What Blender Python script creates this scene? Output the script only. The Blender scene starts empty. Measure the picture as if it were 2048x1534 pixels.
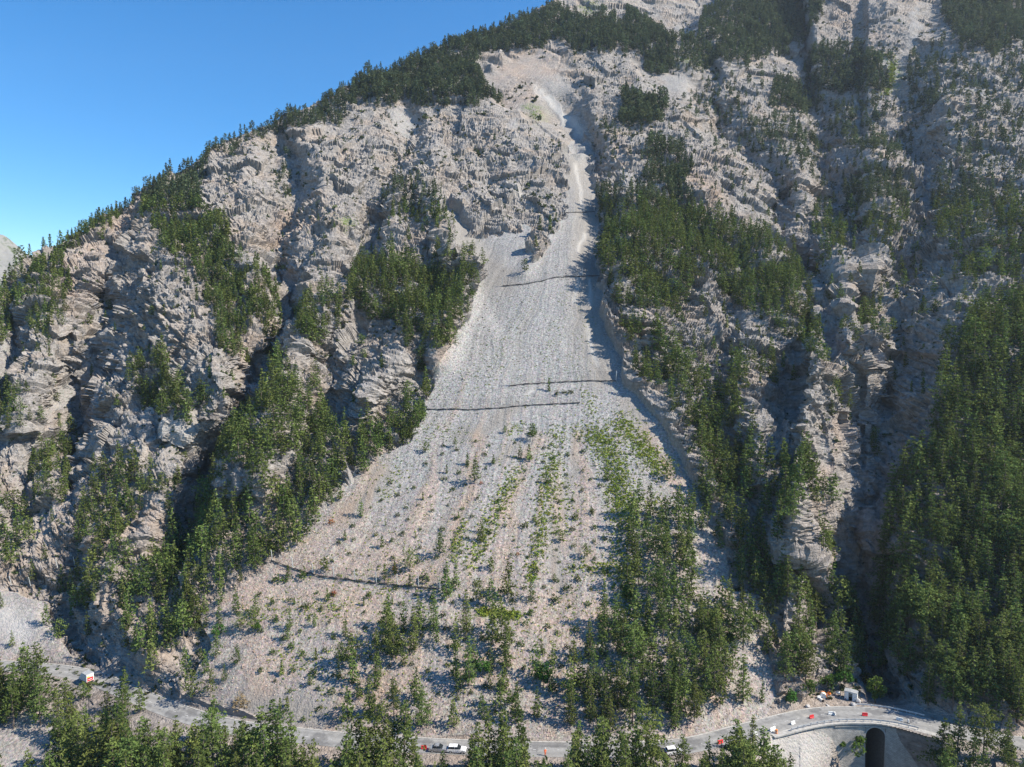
import bpy, bmesh, math, random
import numpy as np
from mathutils import Vector, Matrix

# ------------------------------------------------------------------ camera, sky, sun, exposure
scene = bpy.context.scene
COL = scene.collection
FPX = 1365.0                      # focal length in pixels of a 2048 px wide frame
PITCH = math.radians(4.0)
CAM_H = 95.0
cam_data = bpy.data.cameras.new('camera')
cam_data.sensor_width = 36.0
cam_data.lens = 36.0 * FPX / 2048.0
cam_data.clip_end = 20000
cam = bpy.data.objects.new('camera', cam_data)
cam.location = (0, 0, CAM_H)
cam.rotation_euler = (math.radians(90) - PITCH, 0, 0)
COL.objects.link(cam)
scene.camera = cam

SUN_EL = math.radians(44.0)
SUN_AZ = math.radians(11.0)       # towards the camera side, measured from +X
sdir = Vector((math.cos(SUN_EL) * math.cos(SUN_AZ), -math.cos(SUN_EL) * math.sin(SUN_AZ), math.sin(SUN_EL)))
sun_data = bpy.data.lights.new('sun', 'SUN')
sun_data.energy = 5.0
sun_data.angle = math.radians(0.53)
sun_data.color = (1.0, 0.92, 0.79)
sun = bpy.data.objects.new('sun', sun_data)
sun.rotation_euler = sdir.to_track_quat('Z', 'Y').to_euler()
sun.location = (300, 0, 400)
COL.objects.link(sun)

world = bpy.data.worlds.new('World')
scene.world = world
world.use_nodes = True
wn, wl = world.node_tree.nodes, world.node_tree.links
wn.clear()
wo = wn.new('ShaderNodeOutputWorld'); wb = wn.new('ShaderNodeBackground'); sk = wn.new('ShaderNodeTexSky')
sk.sky_type = 'NISHITA'; sk.sun_disc = False
sk.sun_elevation = SUN_EL
sk.sun_rotation = math.atan2(sdir.x, sdir.y)
sk.altitude = 900; sk.air_density = 1.0; sk.dust_density = 0.25; sk.ozone_density = 2.2
hs = wn.new('ShaderNodeHueSaturation'); hs.inputs['Saturation'].default_value = 1.42
wb.inputs['Strength'].default_value = 0.118
wl.new(sk.outputs[0], hs.inputs['Color']); wl.new(hs.outputs[0], wb.inputs['Color']); wl.new(wb.outputs[0], wo.inputs['Surface'])
scene.view_settings.view_transform = 'Standard'
scene.view_settings.look = 'None'
scene.view_settings.exposure = 0.84
scene.view_settings.gamma = 1.0
scene.cycles.max_bounces = 5
scene.cycles.diffuse_bounces = 2
scene.cycles.transmission_bounces = 2
scene.cycles.volume_bounces = 0
scene.cycles.use_denoising = True

rng = np.random.default_rng(11)
random.seed(5)

# ------------------------------------------------------------------ small numeric helpers
def perlin_setup(seed):
    r = np.random.default_rng(seed)
    perm = r.permutation(256).astype(np.int32)
    perm = np.concatenate([perm, perm, perm])
    g = r.normal(size=(256, 3)).astype(np.float32)
    g /= np.linalg.norm(g, axis=1, keepdims=True)
    return perm, g
PERM, GRAD = perlin_setup(3)

def perlin(p):
    """p (N,3) float32 -> noise about -0.7..0.7"""
    p = p.astype(np.float32)
    i = np.floor(p).astype(np.int32)
    f = p - i
    i &= 255
    w = f * f * f * (f * (f * 6 - 15) + 10)
    out = None
    res = []
    for dx in (0, 1):
        a = PERM[i[:, 0] + dx]
        for dy in (0, 1):
            b = PERM[a + i[:, 1] + dy]
            for dz in (0, 1):
                c = PERM[b + i[:, 2] + dz]
                g = GRAD[c]
                res.append(g[:, 0] * (f[:, 0] - dx) + g[:, 1] * (f[:, 1] - dy) + g[:, 2] * (f[:, 2] - dz))
    x00 = res[0] + w[:, 0] * (res[4] - res[0]); x01 = res[1] + w[:, 0] * (res[5] - res[1])
    x10 = res[2] + w[:, 0] * (res[6] - res[2]); x11 = res[3] + w[:, 0] * (res[7] - res[3])
    y0 = x00 + w[:, 1] * (x10 - x00); y1 = x01 + w[:, 1] * (x11 - x01)
    return y0 + w[:, 2] * (y1 - y0)

def noise_at(P, wavelength, off=0.0, aniso=(1, 1, 1)):
    return perlin(P * (np.array(aniso, np.float32) / wavelength) + np.float32(off))

def in_poly(u, v, poly):
    inside = np.zeros(u.shape, bool)
    n = len(poly)
    for k in range(n):
        x1, y1 = poly[k]; x2, y2 = poly[(k + 1) % n]
        if y1 == y2: continue
        c = ((y1 > v) != (y2 > v)) & (u < (x2 - x1) * (v - y1) / (y2 - y1) + x1)
        inside ^= c
    return inside

def seg_dist(u, v, pts):
    """distance to a polyline and the side (+1 = right of the line when it runs down the picture)"""
    best = np.full(u.shape, 1e9, np.float32); side = np.ones(u.shape, np.float32)
    for (x1, y1), (x2, y2) in zip(pts[:-1], pts[1:]):
        dx, dy = x2 - x1, y2 - y1
        t = np.clip(((u - x1) * dx + (v - y1) * dy) / (dx * dx + dy * dy), 0, 1)
        px, py = u - (x1 + t * dx), v - (y1 + t * dy)
        d = np.hypot(px, py)
        s = -np.sign(dx * (v - y1) - dy * (u - x1))
        m = d < best
        best[m] = d[m]; side[m] = s[m]
    return best, side

def sstep(a, b, x):
    t = np.clip((x - a) / (b - a), 0, 1)
    return t * t * (3 - 2 * t)

cp, sp = math.cos(PITCH), math.sin(PITCH)
def ray(u, v):
    """ray through photo pixel (u, v): X/Y and (Z-CAM_H)/Y"""
    x = (u - 1024.0) / FPX
    yc = -(v - 767.0) / FPX
    dy = cp + yc * sp
    return x / dy, (-sp + yc * cp) / dy

# ------------------------------------------------------------------ the shape of the valley side
SKY_PTS = [(-1000, 1050), (-500, 860), (-200, 720), (0, 592), (60, 530), (110, 505), (170, 462), (215, 420), (290, 372), (400, 322), (430, 298),
           (560, 242), (700, 168), (830, 116), (1000, 52), (1100, 4), (1200, -60), (1400, -150), (1700, -260), (2100, -300), (3000, -300)]
ROAD_PTS = [(-1000, 1300), (-300, 1325), (0, 1332), (110, 1340), (180, 1352), (240, 1378), (300, 1404), (350, 1424), (420, 1446), (500, 1462),
            (600, 1472), (680, 1481), (850, 1492), (950, 1497), (1100, 1500), (1250, 1501), (1330, 1498), (1400, 1489), (1480, 1466), (1560, 1446), (1600, 1435),
            (1640, 1428), (1700, 1426), (1760, 1429), (1800, 1436), (1840, 1446), (1940, 1472), (2048, 1490), (2400, 1500), (3000, 1500)]
def bench(U):
    return 8.0 * sstep(1590, 1625, U) * (1 - sstep(1724, 1738, U))
def interp_s(x, pts, smooth=24):
    xs = np.array([p[0] for p in pts], float); ys = np.array([p[1] for p in pts], float)
    acc = 0
    for o in np.linspace(-smooth, smooth, 9):
        acc = acc + np.interp(x + o, xs, ys)
    return acc / 9.0

def road_hw(u):
    y0, y1 = road_Y(u - 6), road_Y(u + 6)
    x0, x1 = ray(u - 6, 1400.0)[0] * y0, ray(u + 6, 1400.0)[0] * y1
    return 4.15 * np.sqrt(1 + np.minimum(((y1 - y0) / (x1 - x0)) ** 2, 2.0))

def road_Y(u):
    _, T = ray(u, interp_s(u, ROAD_PTS, 36))
    return -CAM_H / T

# slope (rise over horizontal run) of the face above the road, by height in the picture
K_V = [(-400, .95), (0, .92), (120, .9), (220, .86), (300, .72), (450, .68), (1300, .67), (1500, .67)]

# (polyline from top to bottom, reach to its left, reach to its right, extra depth in metres; negative = a rib)
RELIEF = [
    ([(44, 590), (34, 660), (22, 760), (0, 850)], 45, 12, 14),
    ([(75, 540), (90, 640), (70, 760), (60, 860)], 40, 50, -8),
    ([(276, 440), (252, 480), (228, 520)], 45, 7, 10),
    ([(225, 470), (212, 500)], 25, 6, 5),
    ([(272, 545), (235, 590), (200, 620)], 50, 8, 9),
    ([(284, 565), (275, 610), (262, 640)], 30, 5, 7),
    ([(225, 620), (222, 735), (185, 760), (172, 850), (165, 930)], 80, 26, 30),
    ([(130, 600), (128, 680), (135, 745), (75, 900), (50, 1000), (10, 1090)], 34, 34, 7),
    ([(330, 500), (340, 600), (420, 720), (450, 820)], 90, 70, -14),
    ([(300, 800), (340, 870), (400, 900), (440, 930)], 60, 14, 6),
    ([(586, 330), (602, 400), (565, 470), (575, 560), (600, 640), (560, 712), (505, 800), (450, 900), (405, 1000), (370, 1080)], 80, 22, 24),
    ([(600, 330), (608, 370), (612, 410)], 10, 10, 5),
    ([(780, 545), (700, 605), (620, 665), (570, 745), (530, 850), (500, 960)], 50, 90, -14),
    ([(440, 380), (480, 410), (560, 430)], 30, 30, 6),
    ([(830, 235), (812, 290), (800, 330), (768, 380), (748, 430), (738, 500), (725, 560)], 60, 14, 18),
    ([(870, 300), (850, 370), (880, 440), (905, 520), (900, 600), (870, 700)], 26, 60, -16),
    ([(650, 300), (640, 380), (680, 460)], 40, 60, -7),
    ([(845, 640), (800, 720), (720, 800)], 50, 50, -14),
    ([(690, 650), (650, 740), (640, 840)], 50, 20, 10),
    ([(880, 405), (915, 470), (950, 540), (975, 610)], 34, 90, 3.5),
    ([(1090, 405), (1118, 440), (1080, 490), (1050, 545)], 20, 18, -4.5),
    ([(1094, 380), (1086, 420)], 18, 5, 4),
    ([(1000, 250), (1040, 330), (1080, 380)], 50, 50, -8),
    ([(960, 300), (985, 350)], 30, 8, 6),
    ([(1118, 205), (1145, 238), (1172, 268), (1188, 330)], 60, 24, 17), ([(1186, 290), (1206, 370), (1210, 440), (1212, 520)], 70, 14, 10),
    ([(1262, 300), (1250, 420), (1252, 560), (1285, 650)], 36, 90, -12), ([(1300, 680), (1390, 810), (1470, 930), (1520, 1050), (1550, 1180)], 90, 90, -2.5),
    ([(1165, 185), (1148, 215), (1150, 250)], 12, 6, 7), ([(1190, 185), (1180, 220), (1185, 265)], 14, 6, 8),
    ([(1222, 185), (1214, 220), (1216, 255)], 14, 5, 8), ([(1240, 130), (1225, 175)], 14, 6, 6), ([(1180, 120), (1150, 150)], 40, 9, 8),
    ([(1425, 140), (1398, 190), (1415, 240), (1440, 300)], 40, 16, 20),
    ([(1450, 250), (1510, 330), (1560, 400), (1555, 480), (1600, 560)], 50, 24, 20), ([(1585, 520), (1650, 640), (1705, 740), (1745, 810)], 30, 16, 5),
    ([(1335, 250), (1360, 330), (1430, 430), (1520, 540), (1610, 660), (1640, 720)], 60, 60, -12),
    ([(1570, 300), (1630, 420), (1690, 560), (1705, 680)], 40, 50, -14),
    ([(1690, 250), (1740, 360), (1760, 460), (1720, 540)], 60, 40, -12),
    ([(1640, 250), (1650, 330), (1640, 430)], 40, 10, 9),
    ([(1590, 180), (1570, 230)], 40, 10, 7),
    ([(1735, 590), (1725, 650), (1745, 740), (1772, 810)], 18, 18, 10),
    ([(1895, -100), (1880, 0), (1850, 120), (1805, 190), (1800, 250), (1855, 340), (1862, 430), (1840, 520), (1805, 600), (1795, 700), (1780, 800),
      (1765, 900), (1750, 1000), (1700, 1080), (1712, 1180), (1745, 1300), (1768, 1420), (1760, 1500)], 80, 60, 18),
    ([(1890, 190), (1900, 300), (1880, 360)], 30, 30, -10),
    ([(1640, 868), (1664, 930), (1664, 1000)], 30, 4, 5),
    ([(1500, 730), (1505, 830), (1540, 950), (1590, 1050)], 70, 210, -15),
    ([(1570, 800), (1540, 870)], 30, 5, 2),
    ([(1480, 560), (1440, 660), (1480, 720)], 50, 40, 3.9),
    ([(1000, 880), (940, 1040), (860, 1240)], 60, 60, -.8), ([(1150, 860), (1130, 1060), (1110, 1260)], 40, 40, .6),
    ([(1240, 880), (1290, 1060), (1330, 1260)], 50, 50, -.8), ([(900, 860), (800, 1000), (700, 1120)], 40, 40, .7),
    ([(330, 1330), (250, 1240), (220, 1100)][::-1], 60, 40, -6), ([(180, 1100), (130, 1230), (170, 1330)], 50, 40, 5),
]
GORGE = RELIEF[-15][0]

def depth_map(U, V):
    """horizontal distance from the camera plane of the bare valley side seen through pixel (U, V)"""
    _, T = ray(U, V)
    Yc = road_Y(U)
    hw = road_hw(U)
    Yin, Yout = Yc + hw + bench(U), Yc - hw
    k = np.interp(V, [a for a, b in K_V], [b for a, b in K_V])
    # integrated face: solve with the slope blended by height so the profile stays smooth
    vs = np.arange(1560, -420, -4.0)
    ks = np.interp(vs, [a for a, b in K_V], [b for a, b in K_V])
    _, Ts = ray(np.full_like(vs, 1024.0), vs)
    # growth factor of depth above the road: dY/Y = dT/(k-T)
    lg = np.concatenate([[0], np.cumsum((Ts[1:] - Ts[:-1]) / (0.5 * (ks[1:] + ks[:-1]) - 0.5 * (Ts[1:] + Ts[:-1])))])
    LG = lambda T_: np.interp(T_, Ts, lg)
    Tin = -CAM_H / Yin
    Ya = Yin * np.exp(LG(T) - LG(Tin))
    Yr = -CAM_H / np.minimum(T, -0.05)
    kb = 0.36 + .95 * sstep(1500, 1600, U) * (1 - sstep(1820, 1890, U))
    Yb = (CAM_H + kb * Yout) / (kb - T)
    bridge = sstep(1600, 1716, U) * (1 - sstep(1850, 1900, U))
    Yb = Yb * (1 - bridge) + (Yout + 0.9) * bridge
    road_T_in = -CAM_H / Yin; road_T_out = -CAM_H / Yout
    Y = np.where(T > road_T_in, Ya, np.where(T < road_T_out, Yb, Yr))
    # relief, worked out on a coarse grid
    gu = np.arange(-1000, 3060, 6.0); gv = np.arange(-420, 2420, 6.0)
    GU, GV = np.meshgrid(gu, gv)
    R = np.zeros_like(GU)
    q = np.stack([GU.ravel(), GV.ravel(), 0 * GU.ravel()], -1)
    wn_ = lambda w_, o_: noise_at(q, w_, o_).reshape(GU.shape)
    gx = GU + 34 * wn_(120, .5) + 22 * wn_(48, 3.5) + 9 * wn_(20, 7.5); gy = GV + 30 * wn_(120, 11.5) + 20 * wn_(48, 13.5)
    sc_ = in_poly(GU, GV, [(1140, 330), (1210, 560), (1300, 800), (1500, 1300), (400, 1400), (850, 830), (960, 560)])
    gx = np.where(sc_, GU, gx); gy = np.where(sc_, GV, gy)
    for pts, wl_, wr_, amp in RELIEF:
        d, s = seg_dist(gx, gy, pts)
        k_ = 1.8 if amp > 4 else 1.0
        w = np.where(s > 0, wr_ * k_, wl_); amp = amp * (1.22 if amp > 4 else 1.0)
        t = np.clip(1 - d / w, 0, 1)
        R += amp * (t * t * (3 - 2 * t) * .5 + t * .5)
    # right-hand wall of the gorge climbs towards the camera
    d, s = seg_dist(GU, GV, GORGE)
    mpp = 1.0 / FPX * 260
    wall = np.where(s > 0, np.minimum(d, 270) - np.clip(d - 420, 0, 500) * .5, 0) * np.interp(GV, [0, 300, 600, 900, 1200, 1500], [.55, .36, .24, .18, .14, .12])
    fac = np.interp(GV, [-400, 200, 500, 700, 900, 1100, 1300, 1440, 1500], [.6, .75, .8, .72, .52, .4, .3, .1, 0])
    R -= wall * fac
    # farther peak behind the upper forest
    far = in_poly(GU, GV, [(1105, -420), (1105, -2), (1132, 34), (1250, 26), (1325, 76), (1362, 90), (1390, 62), (1450, 10), (1480, -420)]).astype(float)
    R += far * 60
    ker = np.array([.25, .5, .25])
    for _ in range(2):
        R[1:-1] = .25 * R[:-2] + .5 * R[1:-1] + .25 * R[2:]
        R[:, 1:-1] = .25 * R[:, :-2] + .5 * R[:, 1:-1] + .25 * R[:, 2:]
    fu = np.clip((U - gu[0]) / 6.0, 0, len(gu) - 1.001); fv = np.clip((V - gv[0]) / 6.0, 0, len(gv) - 1.001)
    iu = fu.astype(int); iv = fv.astype(int); fu = fu - iu; fv = fv - iv
    r = (R[iv, iu] * (1 - fu) + R[iv, iu + 1] * fu) * (1 - fv) + (R[iv + 1, iu] * (1 - fu) + R[iv + 1, iu + 1] * fu) * fv
    above = (T - road_T_in)
    # a window keeps the road bench level; the gorge reaches right up to it
    gor = np.exp(-((U - 1765) / 55.0) ** 2)
    win = sstep(0.0, 0.075, above) * (1 - gor) + sstep(-0.002, 0.02, above) * gor
    r = r * win
    Y = Y + r
    # arch passage below the road
    arch = in_arch(U, V) & (T < road_T_out)
    Y = np.where(arch, Y + 15.0, Y)
    return Y

def in_arch(U, V):
    return (U > 1722) & (U < 1782) & (V > 1446)

us = np.concatenate([np.arange(-900, -60, 9.0), np.arange(-60, 2110, 1.75), np.arange(2110, 2960, 9.0)])
NU = len(us)
w_f = np.linspace(0, 1, 960)
vtop = interp_s(us, SKY_PTS, 14)
V_END = 1650.0
V = vtop[None, :] + w_f[:, None] * (V_END - vtop[None, :])
vb = V_END + np.linspace(0, 1, 26)[1:, None] ** 1.5 * 650 * np.ones((1, NU))
V = np.vstack([V, vb])
NV = V.shape[0]
U = np.broadcast_to(us[None, :], V.shape).copy()
Ymap = depth_map(U, V)
ax, at = ray(U, V)
P = np.stack([ax * Ymap, Ymap, CAM_H + at * Ymap], -1).astype(np.float32)

# ------------------------------------------------------------------ painted zones (photo pixels)
SCREE = [
    [(1085, 180), (1110, 185), (1172, 255), (1178, 300), (1180, 330), (1196, 400), (1200, 480), (1198, 560), (1212, 660), (1255, 760), (1330, 870), (1400, 975), (1440, 1090),
     (1480, 1200), (1530, 1300), (1560, 1400), (1500, 1478), (1100, 1486), (600, 1466), (500, 1455), (420, 1430), (350, 1400), (420, 1300), (400, 1240), (440, 1190), (540, 1115), (620, 1030), (690, 975),
     (780, 900), (840, 850), (856, 800), (868, 745), (925, 650), (952, 590), (938, 530), (905, 470), (880, 412), (895, 405), (940, 470), (1000, 462), (1055, 445), (1066, 490),
     (1056, 540), (1085, 505), (1125, 450), (1132, 400), (1130, 340), (1140, 300), (1150, 270), (1110, 220)],
    [(575, 350), (600, 340), (600, 400), (575, 410)], [(680, 465), (705, 470), (745, 530), (700, 540)],
    [(575, 550), (598, 560), (640, 600), (625, 650), (580, 670), (550, 720), (520, 745), (500, 800), (480, 800), (510, 720), (560, 660)],
    [(30, 600), (44, 625), (20, 760), (0, 840), (-60, 900), (-60, 800)], [(100, 600), (125, 610), (130, 740), (80, 780), (110, 700)],
    [(135, 750), (165, 780), (95, 860), (75, 920), (70, 1000), (30, 1090), (-100, 1200), (-100, 1060), (20, 980), (50, 900), (70, 820)],
    [(0, 1180), (90, 1190), (120, 1260), (160, 1330), (-300, 1330), (-300, 1180)],
    [(180, 930), (200, 930), (140, 1010), (100, 1080), (60, 1100), (100, 1010)],
    [(380, 950), (420, 940), (350, 1080), (300, 1100), (320, 1040)],
    [(1300, 110), (1400, 150), (1390, 190), (1330, 170)], [(1130, 120), (1150, 170), (1110, 190), (1050, 150), (960, 180), (965, 140), (1060, 105)],
    [(1830, 0), (1850, 30), (1820, 130), (1790, 190), (1775, 180), (1800, 100)],
    [(1845, 330), (1870, 330), (1868, 420), (1845, 500), (1835, 480), (1850, 420)],
    [(0, 1420), (130, 1400), (140, 1440), (60, 1534), (-100, 1700), (-300, 1600), (-200, 1430)],
    [(1380, 1060), (1420, 1080), (1460, 1180), (1440, 1240), (1380, 1230), (1400, 1150)],
    [(1500, 1462), (1560, 1456), (1662, 1450), (1662, 1620), (1480, 1620)],
    [(1640, 1060), (1665, 1060), (1670, 1200), (1740, 1330), (1790, 1420), (1740, 1430), (1680, 1260), (1650, 1150)],
]
PINK = [([(960, 880), (940, 960), (905, 1050), (880, 1120)], 16), ([(1085, 880), (1045, 960), (1015, 1080), (990, 1180)], 15), ([(1160, 880), (1165, 960), (1160, 1080), (1190, 1180)], 14),
        ([(1090, 1220), (1170, 1230)], 50), ([(840, 1130), (700, 1110), (620, 1120)], 45), ([(760, 930), (650, 1060), (560, 1130)], 14), ([(720, 1230), (600, 1180), (520, 1190)], 50),
        ([(860, 560), (900, 640), (880, 720)], 14), ([(1300, 880), (1360, 960), (1410, 1010)], 18), ([(1010, 140), (1100, 120)], 30),
        ([(990, 190), (1060, 180)], 22), ([(820, 1330), (740, 1370)], 30), ([(960, 1330), (1100, 1350)], 40), ([(820, 700), (850, 750)], 12), ([(500, 1260), (560, 1330), (520, 1360)], 30),
        ([(470, 640), (420, 560), (360, 480)][::-1], 30), ([(250, 430), (190, 500), (150, 600)], 30), ([(1700, 30), (1740, 80)], 40), ([(1380, 360), (1420, 440)], 30), ([(1700, 840), (1640, 1000)], 20),
        ([(1240, 300), (1200, 360)], 16), ([(640, 430), (560, 470)], 30)]
GREY = [([(1150, 880), (1135, 980), (1110, 1100), (1120, 1190)], 11), ([(770, 950), (740, 990), (690, 1030)], 18), ([(1030, 890), (1000, 930)], 16), ([(1150, 340), (1175, 430), (1170, 520), (1180, 640), (1200, 740)], 34),
        ([(1020, 820), (920, 880)], 18), ([(900, 430), (960, 520), (1000, 560)], 34), ([(640, 1440), (560, 1420), (500, 1400)], 40), ([(1290, 900), (1260, 800)], 16), ([(1180, 190), (1220, 200)], 30)]
WHITE = [([(1072, 165), (1105, 195), (1140, 235), (1162, 262)], 7), ([(1150, 330), (1162, 380), (1163, 415)], 3), ([(1180, 560), (1182, 610)], 3), ([(1175, 650), (1180, 690), (1195, 730)], 4),
         ([(1065, 780), (1040, 800)], 4), ([(330, 840), (400, 880), (430, 900)], 24), ([(0, 1230), (40, 1260)], 40), ([(1560, 1480), (1640, 1490), (1600, 1530)], 40), ([(1010, 380), (1040, 390)], 10), ([(1170, 470), (1155, 500)], 4), ([(1160, 540), (1150, 600)], 3)]
GREEN = [([(1780, 120), (1790, 150), (1775, 180)], 11), ([(1745, 110), (1780, 115)], 6), ([(1360, 115), (1420, 130)], 9), ([(1170, 20), (1185, 15)], 12), ([(700, 450), (690, 470)], 7), ([(1060, 215), (1085, 225)], 12),
         ([(600, 615), (600, 625)], 12), ([(960, 1225), (1030, 1225)], 9), ([(1250, 1240), (1290, 1250)], 12), ([(1390, 1220), (1430, 1240)], 6)]

gu = np.arange(-1000, 3060, 4.0); gv = np.arange(-420, 2420, 4.0)
GU, GV = np.meshgrid(gu, gv)
def soft(maskarr, n):
    m = maskarr.astype(np.float32)
    for _ in range(n):
        m[1:-1] = .25 * m[:-2] + .5 * m[1:-1] + .25 * m[2:]
        m[:, 1:-1] = .25 * m[:, :-2] + .5 * m[:, 1:-1] + .25 * m[:, 2:]
    return m
zs = np.zeros_like(GU)
for k_, pl in enumerate(SCREE): zs = np.maximum(zs, in_poly(GU, GV, pl) * (1.0 if k_ in (0, 7) or k_ > 13 else .52))
def strokes(lst):
    z = np.zeros_like(GU)
    for pts, w in lst:
        d, s = seg_dist(GU, GV, pts)
        z = np.maximum(z, np.exp(-(d / w) ** 2))
    return z
ZONES = {'scree': soft(zs, 2), 'pink': strokes(PINK), 'grey': strokes(GREY), 'white': strokes(WHITE), 'green': strokes(GREEN)}
def zone(name, u, v):
    Z = ZONES[name]
    fu = np.clip((u - gu[0]) / 4.0, 0, len(gu) - 1.001); fv = np.clip((v - gv[0]) / 4.0, 0, len(gv) - 1.001)
    iu = fu.astype(int); iv = fv.astype(int); fu = fu - iu; fv = fv - iv
    return (Z[iv, iu] * (1 - fu) + Z[iv, iu + 1] * fu) * (1 - fv) + (Z[iv + 1, iu] * (1 - fu) + Z[iv + 1, iu + 1] * fu) * fv

# ------------------------------------------------------------------ rock relief at every scale, pushed out along the face
def grid_normals(P):
    du = np.gradient(P, axis=1); dv = np.gradient(P, axis=0)
    n = np.cross(du, dv)
    n /= np.linalg.norm(n, axis=-1, keepdims=True) + 1e-9
    return n
N0 = grid_normals(P)
if N0[400, 900, 1] > 0: N0 = -N0
flat = P.reshape(-1, 3)
def nz(wl_, off=0.0, aniso=(1, 1, 1)):
    return noise_at(flat, wl_, off, aniso).reshape(NV, NU)
n40, n18 = nz(46), nz(21, 5.5)
wob = nz(13, 9.1)
n9e = nz(8.5, 6.6)
wu = U + wob * 22 + n9e * 14; wv = V + n18 * 30 + n9e * 16
scr = zone('scree', wu, wv)
rock = 1 - sstep(.35, .65, scr)
ridged = lambda n: 1 - 2.4 * np.abs(n)
n9, n45, n22 = nz(9.5, 2.2), nz(4.6, 7.7), nz(2.2, 3.3)
gate = sstep(-.25, .35, n40)
# bedding: thin hard layers stand proud; two sets with different dip
X_, Y_, Z_ = P[..., 0], P[..., 1], P[..., 2]
dipA = sstep(1100, 600, U + .4 * V)            # steep beds on the left, nearly level beds on the right
fold = n40 * 6 + n18 * .8
thick = 1 + .35 * n40
sA = (X_ * .62 + Z_ * .78 + Y_ * .1 + fold) / 3.0
sB = (X_ * .26 + Z_ * .96 - Y_ * .1 + fold) / 2.4
def beds(s):
    c = np.floor(s); a = s - c
    h = np.sin(c * 12.9898) * 43758.5453; h = h - np.floor(h)          # every bed its own strength
    e = .45 + .4 * h
    return (np.where(a < e, 1.0 - .35 * a / e, (1 - a) / (1 - e) * .4 - .1) - .5) * (.25 + 1.1 * h)
bed = beds(sA) * dipA + beds(sB) * (1 - dipA)
bed2 = beds(sA * 3.3 + .3 + n9 * .5) * dipA + beds(sB * 2.7 + .3 + n9 * .5) * (1 - dipA)
# runnels and ribs that follow the fall line
wp = np.stack([nz(31, 12.5), nz(31, 15.7), nz(31, 18.1)], -1).reshape(-1, 3) * 16 + np.stack([nz(9, 2.9), nz(9, 5.1), nz(9, 8.3)], -1).reshape(-1, 3) * 4
flat_keep = flat; flat = flat + wp.astype(np.float32)
r30 = nz(27, 1.7, (1, .36, .30)); r12 = nz(11.5, 4.1, (1, .34, .28)); r5 = nz(5.0, 6.3, (1, .4, .33))
blk = nz(6.5, 8.8, (1, 1, 1))
blk = np.where(blk > 0, np.sqrt(np.abs(blk)), -np.abs(blk) * 1.2)       # broken blocks
flat = flat_keep
def stair(x, k):
    x = x * k; c = np.floor(x)
    return (c + sstep(.62, .98, x - c)) / k
st = stair(r12 + .3 * n45, 5.0) * 2.6 + stair(n45 + .35 * n22 + .4 * r5, 3.6) * 1.35 + stair(n9, 4.5) * 1.4
n11 = nz(1.25, 1.1)
def facets(cell, thin, seed):
    # broken blocks: every block is a flat, slightly tilted face lying along the bedding
    a = math.radians(27)
    R_ = np.array([[math.cos(a), 0, math.sin(a)], [0, 1, 0], [-math.sin(a), 0, math.cos(a)]])
    m_ = (rock > .02).ravel()
    p = (flat_keep[m_] + wp[m_] * .35) @ R_                    # local: along dip, into the hill, across the beds
    S_ = np.array([1 / cell, .8 / cell, thin / cell]); p = p * S_
    base_ = np.floor(p - .5).astype(np.int32); best = np.full(len(p), 1e9, np.float32); dsp = np.zeros(len(p), np.float32)
    for dx in (0, 1):
        for dy in (0, 1):
            for dz in (0, 1):
                c = base_ + np.array([dx, dy, dz]); h = PERM[(PERM[(PERM[(c[:, 0] + seed) & 255] + c[:, 1]) & 255] + c[:, 2]) & 255]
                g = GRAD[h]; q_ = p - (c + .5 + g * .42)
                d2 = (q_ ** 2).sum(1)
                g2 = GRAD[(h * 7 + 13) & 255]
                val = (q_ * g2).sum(1) * 1.5 + g2[:, 0] * .8
                k_ = d2 < best
                best[k_] = d2[k_]; dsp[k_] = val[k_]
    out = np.zeros(NV * NU, np.float32); out[m_] = dsp
    return out.reshape(NV, NU)
fc1 = facets(13, 1.5, 3); fc2 = facets(5.2, 2.1, 60); fc3 = facets(2.4, 2.0, 120)
fc0 = facets(34, 1.25, 200)
calm = .5 + .62 * sstep(-.22, .2, nz(75, 31.5))
valley = sstep(.27, .4, np.abs(r30)) * (1 - dipA * .3)
scr = np.maximum(scr, valley * .62 * sstep(-.1, .25, nz(60, 44.0))); rock = 1 - sstep(.35, .65, scr)
_, T_ = ray(U, V)
Tin = -CAM_H / (road_Y(U) + road_hw(U) + .3 + bench(U)); Tout = -CAM_H / (road_Y(U) - road_hw(U) - .3)
off_road = np.clip(sstep(0, .022, T_ - Tin) + sstep(0, .03, Tout - T_), 0, 1)
bz = (U > 1600) & (U < 1990) & (V > 1440)
off_road = np.where(bz, 0, off_road)
small = np.clip(Y_ / 330.0, .6, 1.05) * np.interp(Y_, [360, 620], [1, .62])
far_ = np.interp(Y_, [340, 560], [1, .42])
gb = np.clip(gate * 1.2 + .1, 0, 1)
rkd = np.maximum(rock, .42 * sstep(345, 300, V))
bowl = soft(np.maximum(in_poly(GU, GV, [(945, 135), (1060, 95), (1135, 115), (1160, 180), (1185, 260), (1150, 310), (1090, 290), (1040, 230), (985, 195)]), in_poly(GU, GV, [(1270, 112), (1330, 108), (1400, 150), (1405, 240), (1350, 220), (1290, 160)])), 4)
ZONES['bowl'] = bowl; rkd = rkd * (1 - .72 * zone('bowl', wu, wv))
disp = rkd * (ridged(n40) * 2.5 + ridged(r30) * 4.4 + ridged(r12) * 1.2 + (fc1 * 2.1 + fc2 * 1.15 * calm + fc3 * .45 * calm) * far_ + fc0 * 3.0 + (ridged(r5) * .35 + ridged(n45) * .25 + ridged(n22) * .3 + n11 * .35) * calm
               + st * .3 * calm + (bed * 1.1 + bed2 * .6) * (.3 + .8 * gb) * (1 + .9 * n9)) * small
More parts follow.
